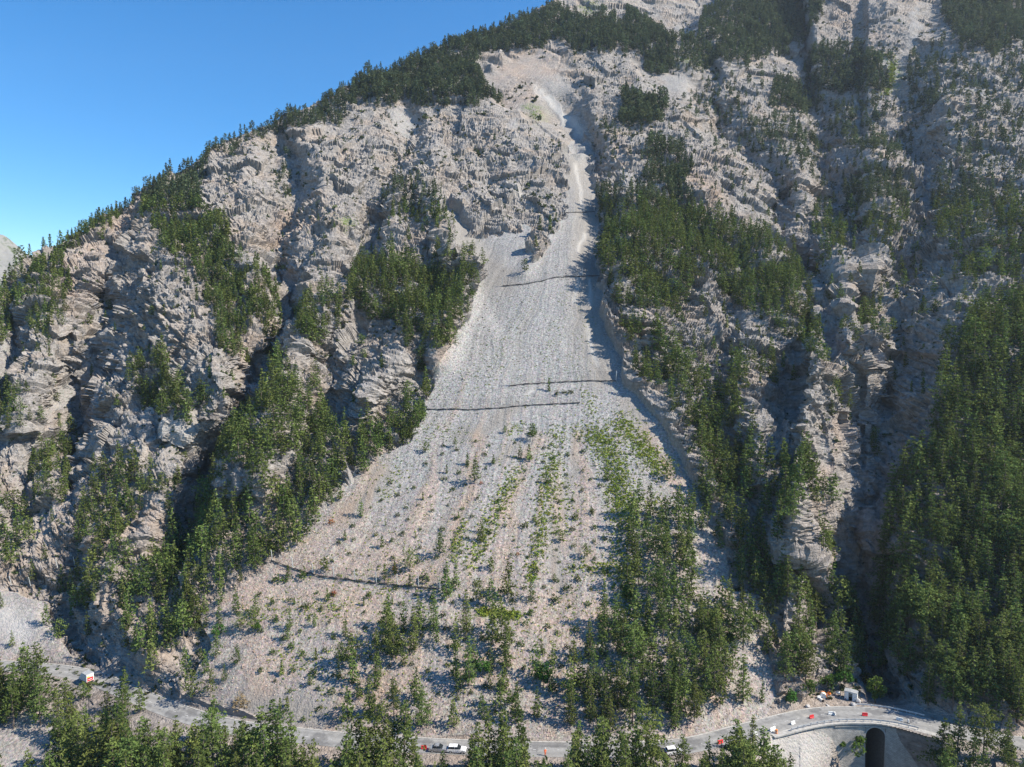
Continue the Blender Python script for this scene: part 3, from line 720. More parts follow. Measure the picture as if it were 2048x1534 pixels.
# ------------------------------------------------------------------ where the trees stand (photo pixels of their feet)
# polygon, spacing in metres, height range, chance
WOODS = [
    ([(0, 600), (60, 535), (110, 508), (145, 545), (140, 600), (100, 650), (85, 690), (55, 640), (10, 680), (-200, 860), (-500, 1050), (-500, 880), (-200, 730)], 4.0, 6, 10, .95),
    ([(110, 508), (170, 465), (215, 425), (290, 375), (400, 325), (430, 302), (432, 315), (400, 345), (300, 392), (225, 440), (180, 480), (120, 530)], 3.6, 5, 9, .95),
    ([(285, 385), (330, 352), (400, 325), (395, 375), (420, 430), (450, 470), (482, 540), (512, 560), (552, 620), (556, 690), (540, 720), (512, 705), (482, 745), (452, 692), (420, 640), (400, 560), (370, 520), (320, 490), (300, 440)], 3.7, 7, 11, .95),
    ([(290, 500), (340, 490), (400, 560), (420, 640), (380, 600), (330, 540)], 5, 4, 8, .5),
    ([(430, 302), (560, 245), (700, 172), (700, 222), (650, 246), (600, 268), (560, 262), (500, 290), (440, 318)], 4.2, 6, 9, .9),
    ([(560, 270), (600, 280), (590, 330), (565, 330)], 5, 4, 7, .6), ([(550, 340), (580, 350), (578, 415), (555, 410)], 5, 5, 8, .8),
    ([(700, 170), (830, 118), (1000, 55), (1098, 8), (1140, 48), (1180, 55), (1250, 34), (1320, 74), (1345, 100), (1350, 130), (1300, 128), (1260, 112), (1180, 108), (1130, 82), (1060, 84), (990, 100), (945, 132), (955, 180), (990, 200), (960, 218),
      (900, 196), (860, 212), (800, 200), (740, 205), (700, 222)], 4.1, 8, 12, .97),
    ([(1330, 110), (1410, 130), (1410, 150), (1350, 140)], 5, 5, 9, .7),
    ([(1350, 90), (1400, 68), (1480, -40), (1660, -60), (1645, 40), (1590, 90), (1500, 135), (1440, 130), (1400, 150), (1370, 120)], 5.0, 9, 13, .8),
    ([(1480, 0), (1660, -10), (1640, 45), (1560, 90), (1500, 110)], 4, 9, 13, .6),
    ([(1640, 100), (1700, 110), (1765, 130), (1772, 180), (1720, 195), (1640, 180), (1600, 150)], 4.4, 9, 12, .85),
    ([(1550, 160), (1600, 170), (1645, 215), (1600, 235), (1540, 200)], 4.4, 8, 12, .9), ([(1395, 150), (1500, 130), (1560, 160), (1540, 200), (1440, 190)], 7, 4, 8, .5),
    ([(1235, 200), (1300, 195), (1332, 225), (1300, 255), (1240, 262)], 4.2, 9, 13, .95), ([(1200, 245), (1240, 260), (1225, 300), (1200, 290)], 5, 5, 8, .6),
    ([(1290, 300), (1340, 300), (1385, 350), (1370, 400), (1320, 400), (1285, 350)], 4.6, 8, 12, .9),
    ([(1200, 395), (1260, 415), (1320, 400), (1372, 400), (1425, 460), (1412, 560), (1350, 625), (1240, 622), (1212, 560), (1203, 470)], 4.2, 9, 13, .95),
    ([(1430, 450), (1500, 480), (1560, 530), (1605, 590), (1652, 690), (1640, 705), (1560, 672), (1500, 632), (1440, 600), (1420, 540)], 4.3, 9, 13, .95),
    ([(1220, 670), (1265, 665), (1340, 700), (1375, 760), (1420, 805), (1440, 760), (1482, 730), (1502, 760), (1482, 830), (1502, 880), (1502, 945), (1600, 925), (1622, 960), (1652, 1060), (1672, 1180), (1702, 1250), (1722, 1310), (1735, 1350),
      (1650, 1408), (1560, 1425), (1400, 1460), (1250, 1478), (1140, 1460), (1150, 1340), (1200, 1270), (1262, 1200), (1250, 1100), (1260, 1030), (1330, 1030), (1400, 1010), (1400, 960), (1376, 890), (1326, 820), (1266, 735)], 4.6, 9, 13.5, .93),
    ([(1500, 720), (1560, 705), (1640, 700), (1690, 745), (1722, 815), (1745, 860), (1712, 835), (1640, 765), (1540, 765)], 5.2, 7, 11, .7),
    ([(1730, 850), (1750, 880), (1745, 930), (1725, 920)], 4, 7, 10, .9),
    ([(1380, 620), (1440, 600), (1500, 640), (1480, 720), (1400, 680)], 7, 5, 9, .5),
    ([(1500, 880), (1700, 900), (1700, 1020), (1600, 960)], 9, 4, 8, .35),
    ([(1860, 900), (1880, 800), (1900, 710), (1950, 640), (2048, 600), (2400, 480), (2900, 400), (2900, 1460), (2048, 1470), (1940, 1450), (1850, 1432), (1800, 1408), (1765, 1330), (1755, 1230), (1762, 1130), (1800, 1020), (1835, 950)], 4.3, 11, 16, .98),
    ([(1860, 370), (1950, 360), (2000, 420), (2060, 430), (2300, 420), (2300, 560), (2048, 560), (1950, 600), (1900, 500), (1880, 440)], 5.2, 8, 13, .9),
    ([(1885, -60), (2300, -60), (2300, 90), (2048, 85), (1960, 110), (1900, 85)], 4.8, 8, 13, .92),
    ([(1820, 100), (1870, 110), (1880, 190), (1840, 230), (1815, 200)], 6, 6, 10, .7),
    ([(1920, 100), (2048, 110), (2200, 300), (2048, 400), (1900, 300), (1880, 200)], 9, 5, 10, .5),
    ([(1720, 330), (1800, 340), (1822, 430), (1782, 505), (1700, 490), (1690, 400)], 5, 7, 12, .8),
    ([(1620, 430), (1670, 420), (1690, 500), (1650, 520)], 5, 7, 12, .8), ([(1715, 590), (1762, 600), (1752, 685), (1712, 690)], 4.6, 7, 11, .85),
    ([(1600, 300), (1700, 280), (1700, 400), (1600, 420), (1540, 330)], 8, 5, 9, .5), ([(1380, 380), (1540, 420), (1560, 500), (1430, 450)], 9, 4, 8, .5), ([(1450, 200), (1600, 250), (1560, 330), (1450, 260)], 8, 5, 8, .5),
    ([(1740, 190), (1800, 250), (1840, 330), (1740, 300)], 8, 5, 9, .5), ([(1860, 560), (1950, 560), (1900, 700), (1850, 700)], 7, 6, 10, .6),
    ([(735, 530), (800, 520), (870, 545), (905, 510), (940, 545), (945, 600), (922, 665), (872, 725), (850, 745), (840, 700), (800, 652), (740, 645), (680, 665), (600, 700), (612, 655), (700, 595)], 4.0, 9, 13, .96),
    ([(590, 740), (545, 790), (625, 765), (655, 862), (700, 880), (760, 870), (832, 800), (852, 765), (862, 815), (832, 865), (762, 915), (702, 965), (652, 1010), (600, 1035), (500, 1020), (442, 1010), (470, 905), (505, 832), (560, 735)], 4.3, 9, 13, .85),
    ([(800, 372), (850, 382), (892, 432), (912, 485), (882, 485), (850, 455), (800, 462), (770, 432)], 5.0, 6, 10, .75), ([(740, 520), (800, 440), (850, 470), (800, 530)], 7, 5, 8, .5),
    ([(282, 745), (340, 735), (400, 800), (408, 845), (372, 855), (300, 825), (272, 790)], 4.0, 9, 12, .97),
    ([(0, 760), (50, 790), (62, 862), (30, 885), (-60, 880), (-60, 780)], 4.4, 7, 10, .85), ([(60, 600), (130, 590), (100, 690), (70, 680)], 4.4, 7, 11, .85),
    ([(92, 925), (150, 875), (178, 905), (162, 962), (122, 1010), (60, 1010), (50, 965)], 4.2, 8, 11, .85),
    ([(200, 940), (282, 935), (292, 1010), (252, 1070), (255, 1190), (202, 1210), (122, 1245), (122, 1160), (162, 1140), (172, 1010)], 4.8, 8, 12, .85),
    ([(-300, 960), (0, 1000), (62, 1010), (62, 1120), (0, 1150), (-300, 1200)], 5, 8, 12, .8),
    ([(310, 940), (370, 960), (372, 1040), (312, 1080), (292, 1010)], 5.5, 7, 11, .6), ([(0, 1080), (120, 1090), (120, 1180), (0, 1200)], 8, 6, 10, .5),
    ([(382, 1030), (440, 1010), (520, 1020), (600, 1010), (642, 1040), (602, 1090), (532, 1130), (472, 1170), (432, 1210), (382, 1270), (335, 1350), (290, 1345), (240, 1300), (240, 1210), (292, 1140), (352, 1080)], 4.5, 9, 13.5, .95),
    ([(330, 1350), (382, 1270), (460, 1200), (520, 1230), (480, 1330), (430, 1410), (370, 1400)], 5.5, 5, 9, .8),
    ([(440, 1190), (700, 1210), (700, 1330), (620, 1400), (480, 1380)], 8.5, 3.5, 7, .6),
    ([(640, 1330), (700, 1310), (762, 1310), (772, 1400), (700, 1395)], 4.6, 8, 11, .85), ([(762, 1250), (882, 1250), (892, 1340), (822, 1370), (780, 1350)], 5, 9, 13, .85),
    ([(890, 1350), (925, 1260), (1000, 1260), (1030, 1330), (1000, 1400), (900, 1400)], 4.8, 9, 14, .85),
    ([(690, 1420), (1100, 1400), (1142, 1440), (1142, 1483), (700, 1466)], 6.2, 8, 12, .85), ([(540, 1430), (700, 1420), (690, 1462)], 8, 2, 5, .5),
    ([(1040, 1290), (1130, 1330), (1140, 1420), (1040, 1400)], 6, 6, 11, .6),
    ([(1262, 1030), (1330, 1030), (1400, 1100), (1400, 1250), (1300, 1260), (1250, 1180)], 4.8, 9, 13, .85),
    ([(-300, 1370), (0, 1380), (60, 1370), (112, 1372), (112, 1450), (92, 1462), (-300, 1470)], 4.8, 13, 17, .97),
    ([(132, 1420), (180, 1400), (210, 1402), (262, 1420), (300, 1440), (430, 1476), (470, 1560), (90, 1560), (120, 1490)], 4.9, 11, 15, .95),
    ([(90, 1540), (330, 1500), (700, 1540), (1300, 1560), (1540, 1545), (1560, 1680), (0, 1680)], 4.3, 13, 18, .96),
    ([(1540, 1545), (1700, 1560), (1700, 1650), (1540, 1650)], 6, 6, 11, .7), ([(-200, 1560), (90, 1540), (90, 1700), (-200, 1700)], 7, 7, 12, .7),
    ([(470, 1490), (700, 1512), (850, 1522), (700, 1540), (460, 1530)], 6.5, 8, 12, .8), ([(950, 1535), (1400, 1530), (1540, 1500), (1540, 1545), (1300, 1560), (950, 1560)], 6.0, 8, 12, .8),
    ([(1800, 1490), (1860, 1485), (1940, 1500), (2048, 1515), (2700, 1520), (2700, 1690), (1760, 1690), (1780, 1560)], 5.0, 10, 15, .96),
    ([(1440, 1500), (1520, 1485), (1560, 1500), (1560, 1545), (1440, 1530)], 6, 8, 12, .85),
    # scattered over the rock
    ([(1490, 240), (1600, 245), (1650, 300), (1570, 340), (1500, 300)], 5.5, 7, 11, .7), ([(1860, 90), (2048, 85), (2250, 100), (2250, 460), (2048, 460), (1890, 380), (1900, 250)], 7, 6, 12, .75), ([(1380, 180), (1500, 200), (1480, 260), (1400, 230)], 6, 5, 9, .6),
    ([(1540, 480), (1700, 500), (1710, 640), (1640, 600)], 7, 6, 11, .6), ([(1760, 500), (1850, 500), (1800, 620), (1750, 600)], 6.5, 6, 10, .6), ([(1650, 200), (1740, 210), (1800, 330), (1690, 320)], 6, 7, 11, .7), ([(1300, 640), (1420, 640), (1440, 760), (1360, 740)], 6.5, 6, 10, .6),
    ([(0, 620), (600, 620), (560, 1000), (0, 1000)], 9, 3, 7, .5), ([(400, 300), (800, 220), (1130, 260), (1100, 420), (800, 560), (420, 560)], 13, 2.5, 5, .5),
    ([(1200, 250), (1480, 150), (1850, 200), (1850, 800), (1300, 760)], 7.5, 3, 8, .6), ([(640, 660), (850, 660), (850, 830), (640, 830)], 11, 3, 6, .5), ([(0, 1000), (400, 1000), (330, 1340), (0, 1330)], 8.5, 3, 8, .6),
    # young pines on the debris cone
    ([(600, 1080), (860, 900), (1000, 860), (1180, 1000), (1250, 1180), (1200, 1300), (700, 1320), (480, 1240)], 8.6, 1.6, 4.6, .75),
    ([(480, 1190), (900, 1200), (1200, 1200), (1150, 1420), (600, 1420)], 7.4, 1.8, 5.5, .7),
]
CLEAR = [[(1385, 1060), (1420, 1085), (1462, 1180), (1452, 1225), (1390, 1235), (1400, 1150)], [(1545, 1385), (1640, 1370), (1720, 1365), (1720, 1450), (1545, 1470)],
         [(1075, 1190), (1180, 1200), (1190, 1310), (1050, 1310)], [(1722, 1380), (1800, 1400), (1800, 1545), (1560, 1545), (1560, 1455), (1722, 1420)],
         [(1440, 1300), (1540, 1330), (1560, 1390), (1500, 1400)], [(100, 1300), (170, 1320), (235, 1345), (235, 1400), (112, 1380)], [(820, 1310), (880, 1330), (850, 1380), (820, 1380)]]
EXPLICIT = [(950, 966, 9.5, 3), (1040, 918, 6.5, 4), (1058, 922, 6, 0), (1065, 884, 7, 5), (1215, 962, 6.5, 1), (1340, 962, 8.5, 2), (722, 1034, 7.5, 4), (852, 906, 4.5, 2), (1098, 782, 5.5, 4),
            (893, 1198, 11, 0), (912, 1180, 9, 1), (958, 1210, 8, 2), (985, 1214, 9, 3), (1016, 1196, 12, 0), (1062, 1202, 7, 6), (820, 1144, 7.5, 2), (880, 1112, 8.5, 3), (962, 1086, 8.5, 1), (966, 1068, 6, 1),
            (926, 556, 15, 0), (943, 600, 8, 3), (1050, 545, 7, 2), (1082, 470, 9, 1), (1100, 462, 9, 4), (1072, 500, 6, 0), (1112, 440, 5, 1), (1780, 120, 10, 2), (1772, 160, 8, 3), (935, 930, 4.5, 1), (820, 1175, 4, 0),
            (505, 1266, 7.5, 2), (580, 1258, 7, 1), (575, 1282, 5.5, 3), (630, 1254, 5, 4), (770, 1160, 5, 0), (1083, 1306, 5, 4), (1265, 1085, 12, 1), (1150, 1040, 2.5, 0), (1184, 1030, 2.6, 0),
            (1160, 1376, 10, 1), (1205, 1320, 10, 0), (1335, 1410, 12, 1), (1556, 1508, 13.5, 7), (1645, 1560, 12, 4), (650, 1145, 5, 2), (790, 1150, 4.5, 1), (690, 1080, 3.5, 0), (600, 1060, 6, 1), (560, 1420, 3.5, 4), (575, 1414, 3, 0), (700, 930, 9, 1)]

class Spacer:
    def __init__(self, cell): self.c = cell; self.d = {}
    def ok(self, p, r):
        k = (int(p[0] // self.c), int(p[1] // self.c), int(p[2] // self.c))
        R = int(math.ceil(r / self.c))
        for i in range(-R, R + 1):
            for j in range(-R, R + 1):
                for h in range(-R, R + 1):
                    for q in self.d.get((k[0] + i, k[1] + j, k[2] + h), ()):
                        if (q[0] - p[0]) ** 2 + (q[1] - p[1]) ** 2 + (q[2] - p[2]) ** 2 < r * r: return False
        self.d.setdefault(k, []).append(p)
        return True

def scatter(poly, spacing, chance, r, spacer=None, oversample=6.0, jitter=0.5):
    pa = np.array(poly, float)
    x0, y0 = pa.min(0); x1, y1 = pa.max(0)
    Ym = surf([(x0 + x1) / 2], [(y0 + y1) / 2])[0][0][1]
    area = abs(sum(pa[i][0] * pa[(i + 1) % len(pa)][1] - pa[(i + 1) % len(pa)][0] * pa[i][1] for i in range(len(pa)))) / 2
    bbox = (x1 - x0) * (y1 - y0)
    n = int(min(60000, bbox * (Ym / FPX) ** 2 * 1.7 / spacing ** 2 * oversample))
    u = r.uniform(x0, x1, n); v = r.uniform(y0, y1, n)
    q_ = np.stack([u, v, 0 * u], -1)
    ju = noise_at(q_, 46, 3.7) * 30 + noise_at(q_, 17, 8.7) * 14; jv = noise_at(q_, 46, 23.7) * 26 + noise_at(q_, 17, 28.7) * 12
    m = in_poly(u + ju + r.normal(size=n) * 3, v + jv + r.normal(size=n) * 3, poly) & (r.uniform(size=n) < chance)
    vt = np.interp(u, us, vtop)
    m &= v > vt + 1
    u, v = u[m], v[m]
    p, nn = surf(u, v)
    out = []
    for k in range(len(u)):
        q = tuple(p[k])
        if spacer is None or spacer.ok(q, spacing * (.8 + .4 * ((k * 0.618) % 1))): out.append((u[k], v[k], q, nn[k]))
    return out

# things that stay in view: (u0, v0, u1, v1)
KEEP = [(176, 1346, 212, 1384), (1612, 1386, 1826, 1446), (1700, 1446, 1790, 1500), (868, 1495, 926, 1502), (1085, 1490, 1100, 1510), (1322, 1496, 1350, 1507), (296, 1402, 400, 1436), (610, 1464, 682, 1480),
        (110, 1334, 180, 1350), (20, 1450, 90, 1500), (1610, 1452, 1700, 1490), (1426, 1474, 1440, 1482), (846, 1494, 856, 1502), (450, 1385, 510, 1420), (1560, 1440, 1700, 1452),]
def hides(u, v, Y, h):
    H = h * FPX / Y * .86; w = .15 * H
    for k, (a, b, c, d) in enumerate(KEEP):
        if a - w < u < c + w and v - H < d and v - .12 * H > b: return True
    return False
trees = []     # (u, v, (x, y, z), height, kind)
spacer = Spacer(4.0)
R1 = np.random.default_rng(77)
for u, v, h, kind in EXPLICIT:
    p, _ = surf([u], [v]); q = tuple(p[0]); spacer.ok(q, .1); hides(u, v, q[1], h) or trees.append((u, v, q, h, kind))
for poly, spc, h0, h1, ch in WOODS:
    for u, v, q, nn in scatter(poly, spc * (.79 if spc < 4.9 else .86 if spc < 6.3 else 1), ch, R1, spacer):
        if nn[2] < (.02 if u > 1750 else .18): continue
        if any(in_poly(np.array([u]), np.array([v]), c)[0] for c in CLEAR): continue
        yc = float(road_Y(np.array([u]))[0])
        if abs(q[1] - yc) < 5.4 and q[2] < 2.5 and q[2] > -1.0 : continue
        if 1530 < u < 1815 and 1425 < v < 1560: continue
        h = R1.uniform(h0, h1) * (R1.uniform(.55, .8) if R1.uniform() < .18 else 1)
        kind = [0, 1, 4, 3, 6, 0, 1, 7, 2, 4][int(R1.integers(0, 10))]
        if v < 330 and R1.uniform() < .6: kind = [2, 5, 3, 6][int(R1.integers(0, 4))]
        if hides(u, v, q[1], h):
            h *= .6
            if hides(u, v, q[1], h): continue
        trees.append((u, v, q, h, kind))
print('TREES', len(trees))
def shown(t):
    u, v, q, h, k = t
    inside = (-10 < u < 2058) and (v - h * FPX / q[1] * .9 < 1528)
    return (h / q[1]) if inside else 0
order = sorted(range(len(trees)), key=lambda i: -shown(trees[i]))
near_ids = set(order[:300])

def rotm(a):
    c, s = np.cos(a), np.sin(a)
    return np.array([[c, -s, 0], [s, c, 0], [0, 0, 1.0]])
def merged_pines(ids, name, label, mat):
    cv, ct, tv_, tf_, off = [], [], [], [], 0
    for i in ids:
        u, v, q, h, kind = trees[i]
        lod = mid_crown if h / q[1] > .026 else far_crown
        A = rotm(R1.uniform(0, 6.28)) * h * np.array([[R1.uniform(.85, 1.2)], [1], [1]]).T
        p = lod[kind] @ A.T + np.array(q) - np.array([0, 0, .2])
        cv.append(p); ct.append(np.full(len(p), R1.uniform()))
        if lod is mid_crown:
            a, b = mid_trunk[kind]
            tv_.append(a @ A.T + np.array(q)); tf_.append(b + off); off += len(a)
    V_ = np.concatenate(cv); F_ = quads(V_); mi = np.zeros(len(F_), int); T_i = np.concatenate(ct)
    if tv_:
        TV = np.concatenate(tv_); TF = np.concatenate(tf_) + len(V_)
        V_ = np.concatenate([V_, TV]); F_ = np.concatenate([F_, TF]); mi = np.concatenate([mi, np.ones(len(TF), int)]); T_i = np.concatenate([T_i, np.zeros(len(TV))])
    me = mesh_from_arrays(name, V_, F_, [mat, M_BARK], mat_idx=mi)
    set_attr(me, 'tint', T_i)
    o = bpy.data.objects.new(name, me); COL.objects.link(o)
    o['kind'] = 'stuff'; o['label'] = label
    return o
rest = [i for i in range(len(trees)) if i not in near_ids]
merged_pines([i for i in rest if trees[i][1] < 430], 'high_pine_forest', 'dark pine forest covering the upper mountainside', M_PINE_HIGH)
merged_pines([i for i in rest if trees[i][1] >= 430], 'slope_pine_forest', 'green pine forest covering ribs and lower flanks of the mountain', M_PINE)

# ------------------------------------------------------------------ labelling: every plant is named by what it stands beside
ORD = ['leftmost', 'second from left', 'third from left', 'fourth from left', 'fifth from left', 'sixth from left', 'seventh from left', 'eighth from left', 'ninth from left', 'tenth from left',
       'eleventh from left', 'twelfth from left', 'thirteenth from left', 'fourteenth from left', 'fifteenth from left', 'sixteenth from left', 'seventeenth from left', 'eighteenth from left', 'nineteenth from left', 'twentieth from left']
ANCHORS = [(30, 1400, "above the road's left end"), (60, 1520, 'on the pale gravel bank below the road'), (160, 1430, 'just below the white box van'), (250, 1430, 'right of the white box van'),
           (200, 1520, 'near the bottom edge under the van'), (340, 1500, 'below the stone retaining wall'), (310, 1330, 'above the stone retaining wall'), (420, 1360, "above the retaining wall's right end"),
           (450, 1530, 'below the straggling tan bush'), (300, 1200, 'in the wooded gully left of cone'), (420, 1150, 'on the left edge of the cone'), (560, 1060, "on the cone's upper left flank"), (150, 1180, 'on the pale slope above the road bend'),
           (500, 1270, 'above the tan bush'), (600, 1340, 'on stones right of the tan bush'), (590, 1510, 'beside the bare stretch of road'), (700, 1360, 'on the left of the lower cone'), (700, 1510, 'left of the silver parked car'),
           (830, 1310, 'in the left clump of the lower cone'), (800, 1440, 'just above the silver parked car'), (860, 1540, 'in front of the roadside cars'), (950, 1330, 'in the middle clump of the lower cone'),
           (930, 1440, 'just above the white parked car'), (1020, 1430, 'beside the bare grey dead trunk'), (1010, 1540, 'between white car and orange-clad worker'), (1090, 1400, 'above the orange-clad worker'),
           (1110, 1540, 'in front of the orange-clad worker'), (1180, 1400, 'above the stony roadside bank'), (1230, 1530, 'right of the orange-clad worker'), (1240, 1310, 'in dense wood right of bare stones'),
           (1330, 1160, "on the cone's wooded right side"), (1330, 1330, 'below the pale strip in the right wood'), (1310, 1430, 'above the black parked car'), (1330, 1540, 'in front of the black parked car'),
           (1420, 1400, 'in the wood above the red barrier'), (1460, 1300, 'right of the pale stony strip'), (1450, 1530, 'below the red barrier'), (1530, 1160, 'on the wooded rib left of the gorge'), (1580, 1260, 'in the wood above the lay-by'),
           (1600, 1380, 'left of the cement mixers'), (1670, 1300, 'on the gorge brink above the shed'), (1560, 1520, 'in front of the pale roadside bank'), (1660, 1560, 'under the stone bridge wall'), (1880, 1300, 'on the shaded slope beyond the gorge'),
           (1980, 1240, 'high in the shaded right wood'), (1850, 1480, 'at the right end of the bridge'), (1950, 1400, 'in the shaded wood above the bridge end'), (1960, 1530, 'in the bottom right corner'),
           (960, 1190, "at the lowest rockfall fence's right end"), (650, 1190, 'along the lowest rockfall fence'), (880, 1080, "on the cone's left half"), (1040, 1050, "on the cone's grassy middle"), (1180, 1060, 'between the green grass streaks'),
           (1320, 950, "on the cone's upper right edge"), (1000, 900, 'just below the long rockfall fence'), (1120, 780, 'at the short middle rockfall fence'), (780, 950, "near the cone's upper left edge"), (1500, 960, 'on the forested right rib'),
           (1050, 1260, 'on bare stones above the dead trunk'), (800, 1190, 'under the lowest rockfall fence'), (620, 1430, 'on the pale bank above the road'), (1880, 1100, 'beside the gorge mouth'), (100, 1080, 'in the far left upper wood')]
ANCHORS.sort(key=lambda a: (a[1] // 200, a[0]))

def label_family(objs, noun, describe):
    """objs: list of (object, u, v). Gives each its own label by landmark and order from the left."""
    groups = {}
    for o, u, v in objs:
        k = min(range(len(ANCHORS)), key=lambda i: (ANCHORS[i][0] - u) ** 2 + (1.4 * (ANCHORS[i][1] - v)) ** 2)
        groups.setdefault(k, []).append((u, v, o))
    for k, g in groups.items():
        g.sort(key=lambda t: t[1])
        nr = max(1, math.ceil(len(g) / 8)); per = math.ceil(len(g) / nr)
        for r_i in range(nr):
            gg = sorted(g[r_i * per:(r_i + 1) * per], key=lambda t: t[0])
            row = '' if nr == 1 else ('top row' if r_i == 0 else 'bottom row' if r_i == nr - 1 else 'middle row' if nr == 3 else ORD[r_i].split()[0] + ' row down')
            for j, (u, v, o) in enumerate(gg):
                od = ORD[j].replace(' from left', '')
                if len(gg) == 1: mid = f', alone in {row},' if row else ''
                else: mid = f", {od if j == 0 else od + ' from left'}{' in ' + row if row else ''}"
                for d in (describe(o), describe(o).split()[0]):
                    lab = f"{d} {noun}{mid} {ANCHORS[k][2]}"
                    if len(lab.split()) <= 16: break
                o['label'] = lab

def link(o, parent=None):
    COL.objects.link(o)
    if parent is not None: o.parent = parent
    return o
def add(name, arrays, mats, parent=None, smooth=False, mat_idx=None):
    me = mesh_from_arrays(name, arrays[0], arrays[1], mats if isinstance(mats, list) else [mats], smooth, mat_idx)
    return link(bpy.data.objects.new(name, me), parent)
def empty(name, loc, rz=0.0, label=None, cat=None, group=None, s=1.0):
    e = bpy.data.objects.new(name, None); e.location = loc; e.rotation_euler = (0, 0, rz); e.scale = (s, s, s)
    if label: e['label'] = label
    if cat: e['category'] = cat
    if group: e['group'] = group
    return link(e)

SHAPE = ['conical', 'narrow', 'flat-topped', 'leaning', 'slender', 'long-stemmed', 'broad', 'high-crowned']
made = []
for i in sorted(near_ids):
    u, v, q, h, kind = trees[i]
    t = empty('pine_tree', (q[0], q[1], q[2] - .15), random.uniform(0, 6.28), cat='pine tree', group='pine trees on the lower slopes and beside the road')
    t.scale = (h * random.uniform(.92, 1.15), h * random.uniform(.92, 1.15), h)
    c = link(bpy.data.objects.new('crown', near_crown[kind]), t)
    k = link(bpy.data.objects.new('trunk', near_trunk[kind]), t)
    t['desc'] = ('tall ' if h > 11.5 else 'small ' if h < 6.5 else 'middling ') + SHAPE[kind]
    made.append((t, u, v - h * FPX / q[1] * .4))
label_family(made, 'pine', lambda o: o['desc'])
for t, _, _ in made: del t['desc']

# broadleaf trees
leaf_meshes = []
for i in range(3):
    v = round_crown(40 + i, 1000, .034, width=.34 + .05 * i)
    tv, tf = trunk_arrays(70 + i, 0, 8, .018, top=.75)
    leaf_meshes.append((mesh_from_arrays('crown', v, quads(v), [M_LEAF]), mesh_from_arrays('trunk', tv, tf, [M_BARK], smooth=True)))
BROAD = [(1087, 1372, 6.5, 'bright green broadleaf tree alone on bare stones below the cone'), (1704, 1520, 9, 'bright green broadleaf tree in front of the bridge wall'),
         (1688, 1378, 6.5, 'grey-green broadleaf tree right behind the white shed'), (1750, 1406, 8, 'large dark broadleaf tree right of the white shed'), (1654, 1380, 5.5, 'light green broadleaf tree behind the cement mixers'),
         (1612, 1400, 6, 'pale broadleaf tree left of the heap beside the lay-by'), (1580, 1412, 5, 'bright low broadleaf tree at the lay-by left edge'), (1730, 1370, 5, 'small broadleaf tree between the shed and the gorge'),
         (965, 1352, 5, 'bright green broadleaf tree at the foot of the middle pine clump'), (797, 1300, 4.5, 'small bright broadleaf tree inside the left pine clump'), (1256, 1200, 5, 'bright broadleaf sapling among grass at the wood edge'),
         (500, 1500, 5, 'vivid green broadleaf tree between roadside pines below the tan bush'), (515, 1262, 3.4, 'small bright broadleaf tree on stones above the tan bush'), (438, 1275, 4.6, 'blue-green broadleaf tree in the wooded left edge'),
         (1025, 1412, 4, 'bright broadleaf sapling at the foot of the dead trunk'), (1688, 1140, 7, 'dark broadleaf tree at the shaded mouth of the gorge'), (1675, 1100, 6, 'rounded broadleaf tree just above the gorge mouth'), (240, 1505, 6, 'deep green broadleaf tree below the white van pines'),
         (1460, 1290, 4.5, 'small broadleaf tree beside the pale strip in the right wood'), (1600, 1392, 5, 'leafy tree on the bank left of the white sacks')]
for k, (u, v, h, lab) in enumerate(BROAD):
    p, _ = surf([u], [v]); q = p[0]
    t = empty('broadleaf_tree', (q[0], q[1], q[2] - .1), k * 1.7, lab, 'broadleaf tree', 'broadleaf trees among the pines', h)
    link(bpy.data.objects.new('crown', leaf_meshes[k % 3][0]), t); link(bpy.data.objects.new('trunk', leaf_meshes[k % 3][1]), t)

# bare dead tree
p, _ = surf([1026], [1408]); tv, tf = trunk_arrays(5, 0, 10, .013, top=1.0)
o = add('dead_tree', (tv, tf), M_DEADWOOD, smooth=True); o.location = p[0]; o.scale = (10, 10, 9.5)
o['label'] = 'bare grey dead trunk standing among pines on the lower cone'; o['category'] = 'dead tree'

# ------------------------------------------------------------------ shrubs
bush_meshes = []
for i in range(4):
    v = bush_crown(20 + i, 110, .1); bush_meshes.append(mesh_from_arrays('shrub', v, quads(v), [M_SHRUB]))
v = bush_crown(33, 420, .05); tan_mesh = mesh_from_arrays('bush', v, quads(v), [M_TAN])
v = bush_crown(34, 120, .09); rust_mesh = mesh_from_arrays('bush', v, quads(v), [M_RUST])
SHRUBS = [([(900, 880), (1180, 870), (1245, 1180), (900, 1210), (640, 1140), (760, 980)], 4.6, .8, 1.9, .9), ([(480, 1180), (1200, 1190), (1250, 1320), (1100, 1420), (560, 1450)], 4.2, .8, 2.2, .9),
          ([(1170, 790), (1230, 830), (1330, 940), (1260, 1050), (1190, 980)], 7, .7, 1.3, .8), ([(800, 860), (880, 860), (800, 1000), (700, 1010)], 6, .7, 1.3, .8)]
R2 = np.random.default_rng(8); sp2 = Spacer(4.0); shr = []
for u, v, s_ in [(1115, 790, 2.2), (1128, 786, 2.0), (1141, 787, 2.4), (1065, 868, 3.2), (1152, 1036, 2.4), (1184, 1024, 2.0), (1155, 1160, 2.4), (1135, 1180, 3.4), (1110, 1205, 2.6), (1095, 1255, 1.8), (1114, 1266, 1.7), (850, 1160, 3.4),
                 (605, 1155, 3.4), (570, 1160, 3), (552, 1162, 2.4), (885, 910, 1.6), (1145, 1060, 2.2), (1050, 1055, 2.3), (1040, 1290, 2.2)]:
    p, _ = surf([u], [v]); shr.append((u, v, tuple(p[0]), s_)); sp2.ok(tuple(p[0]), .1)
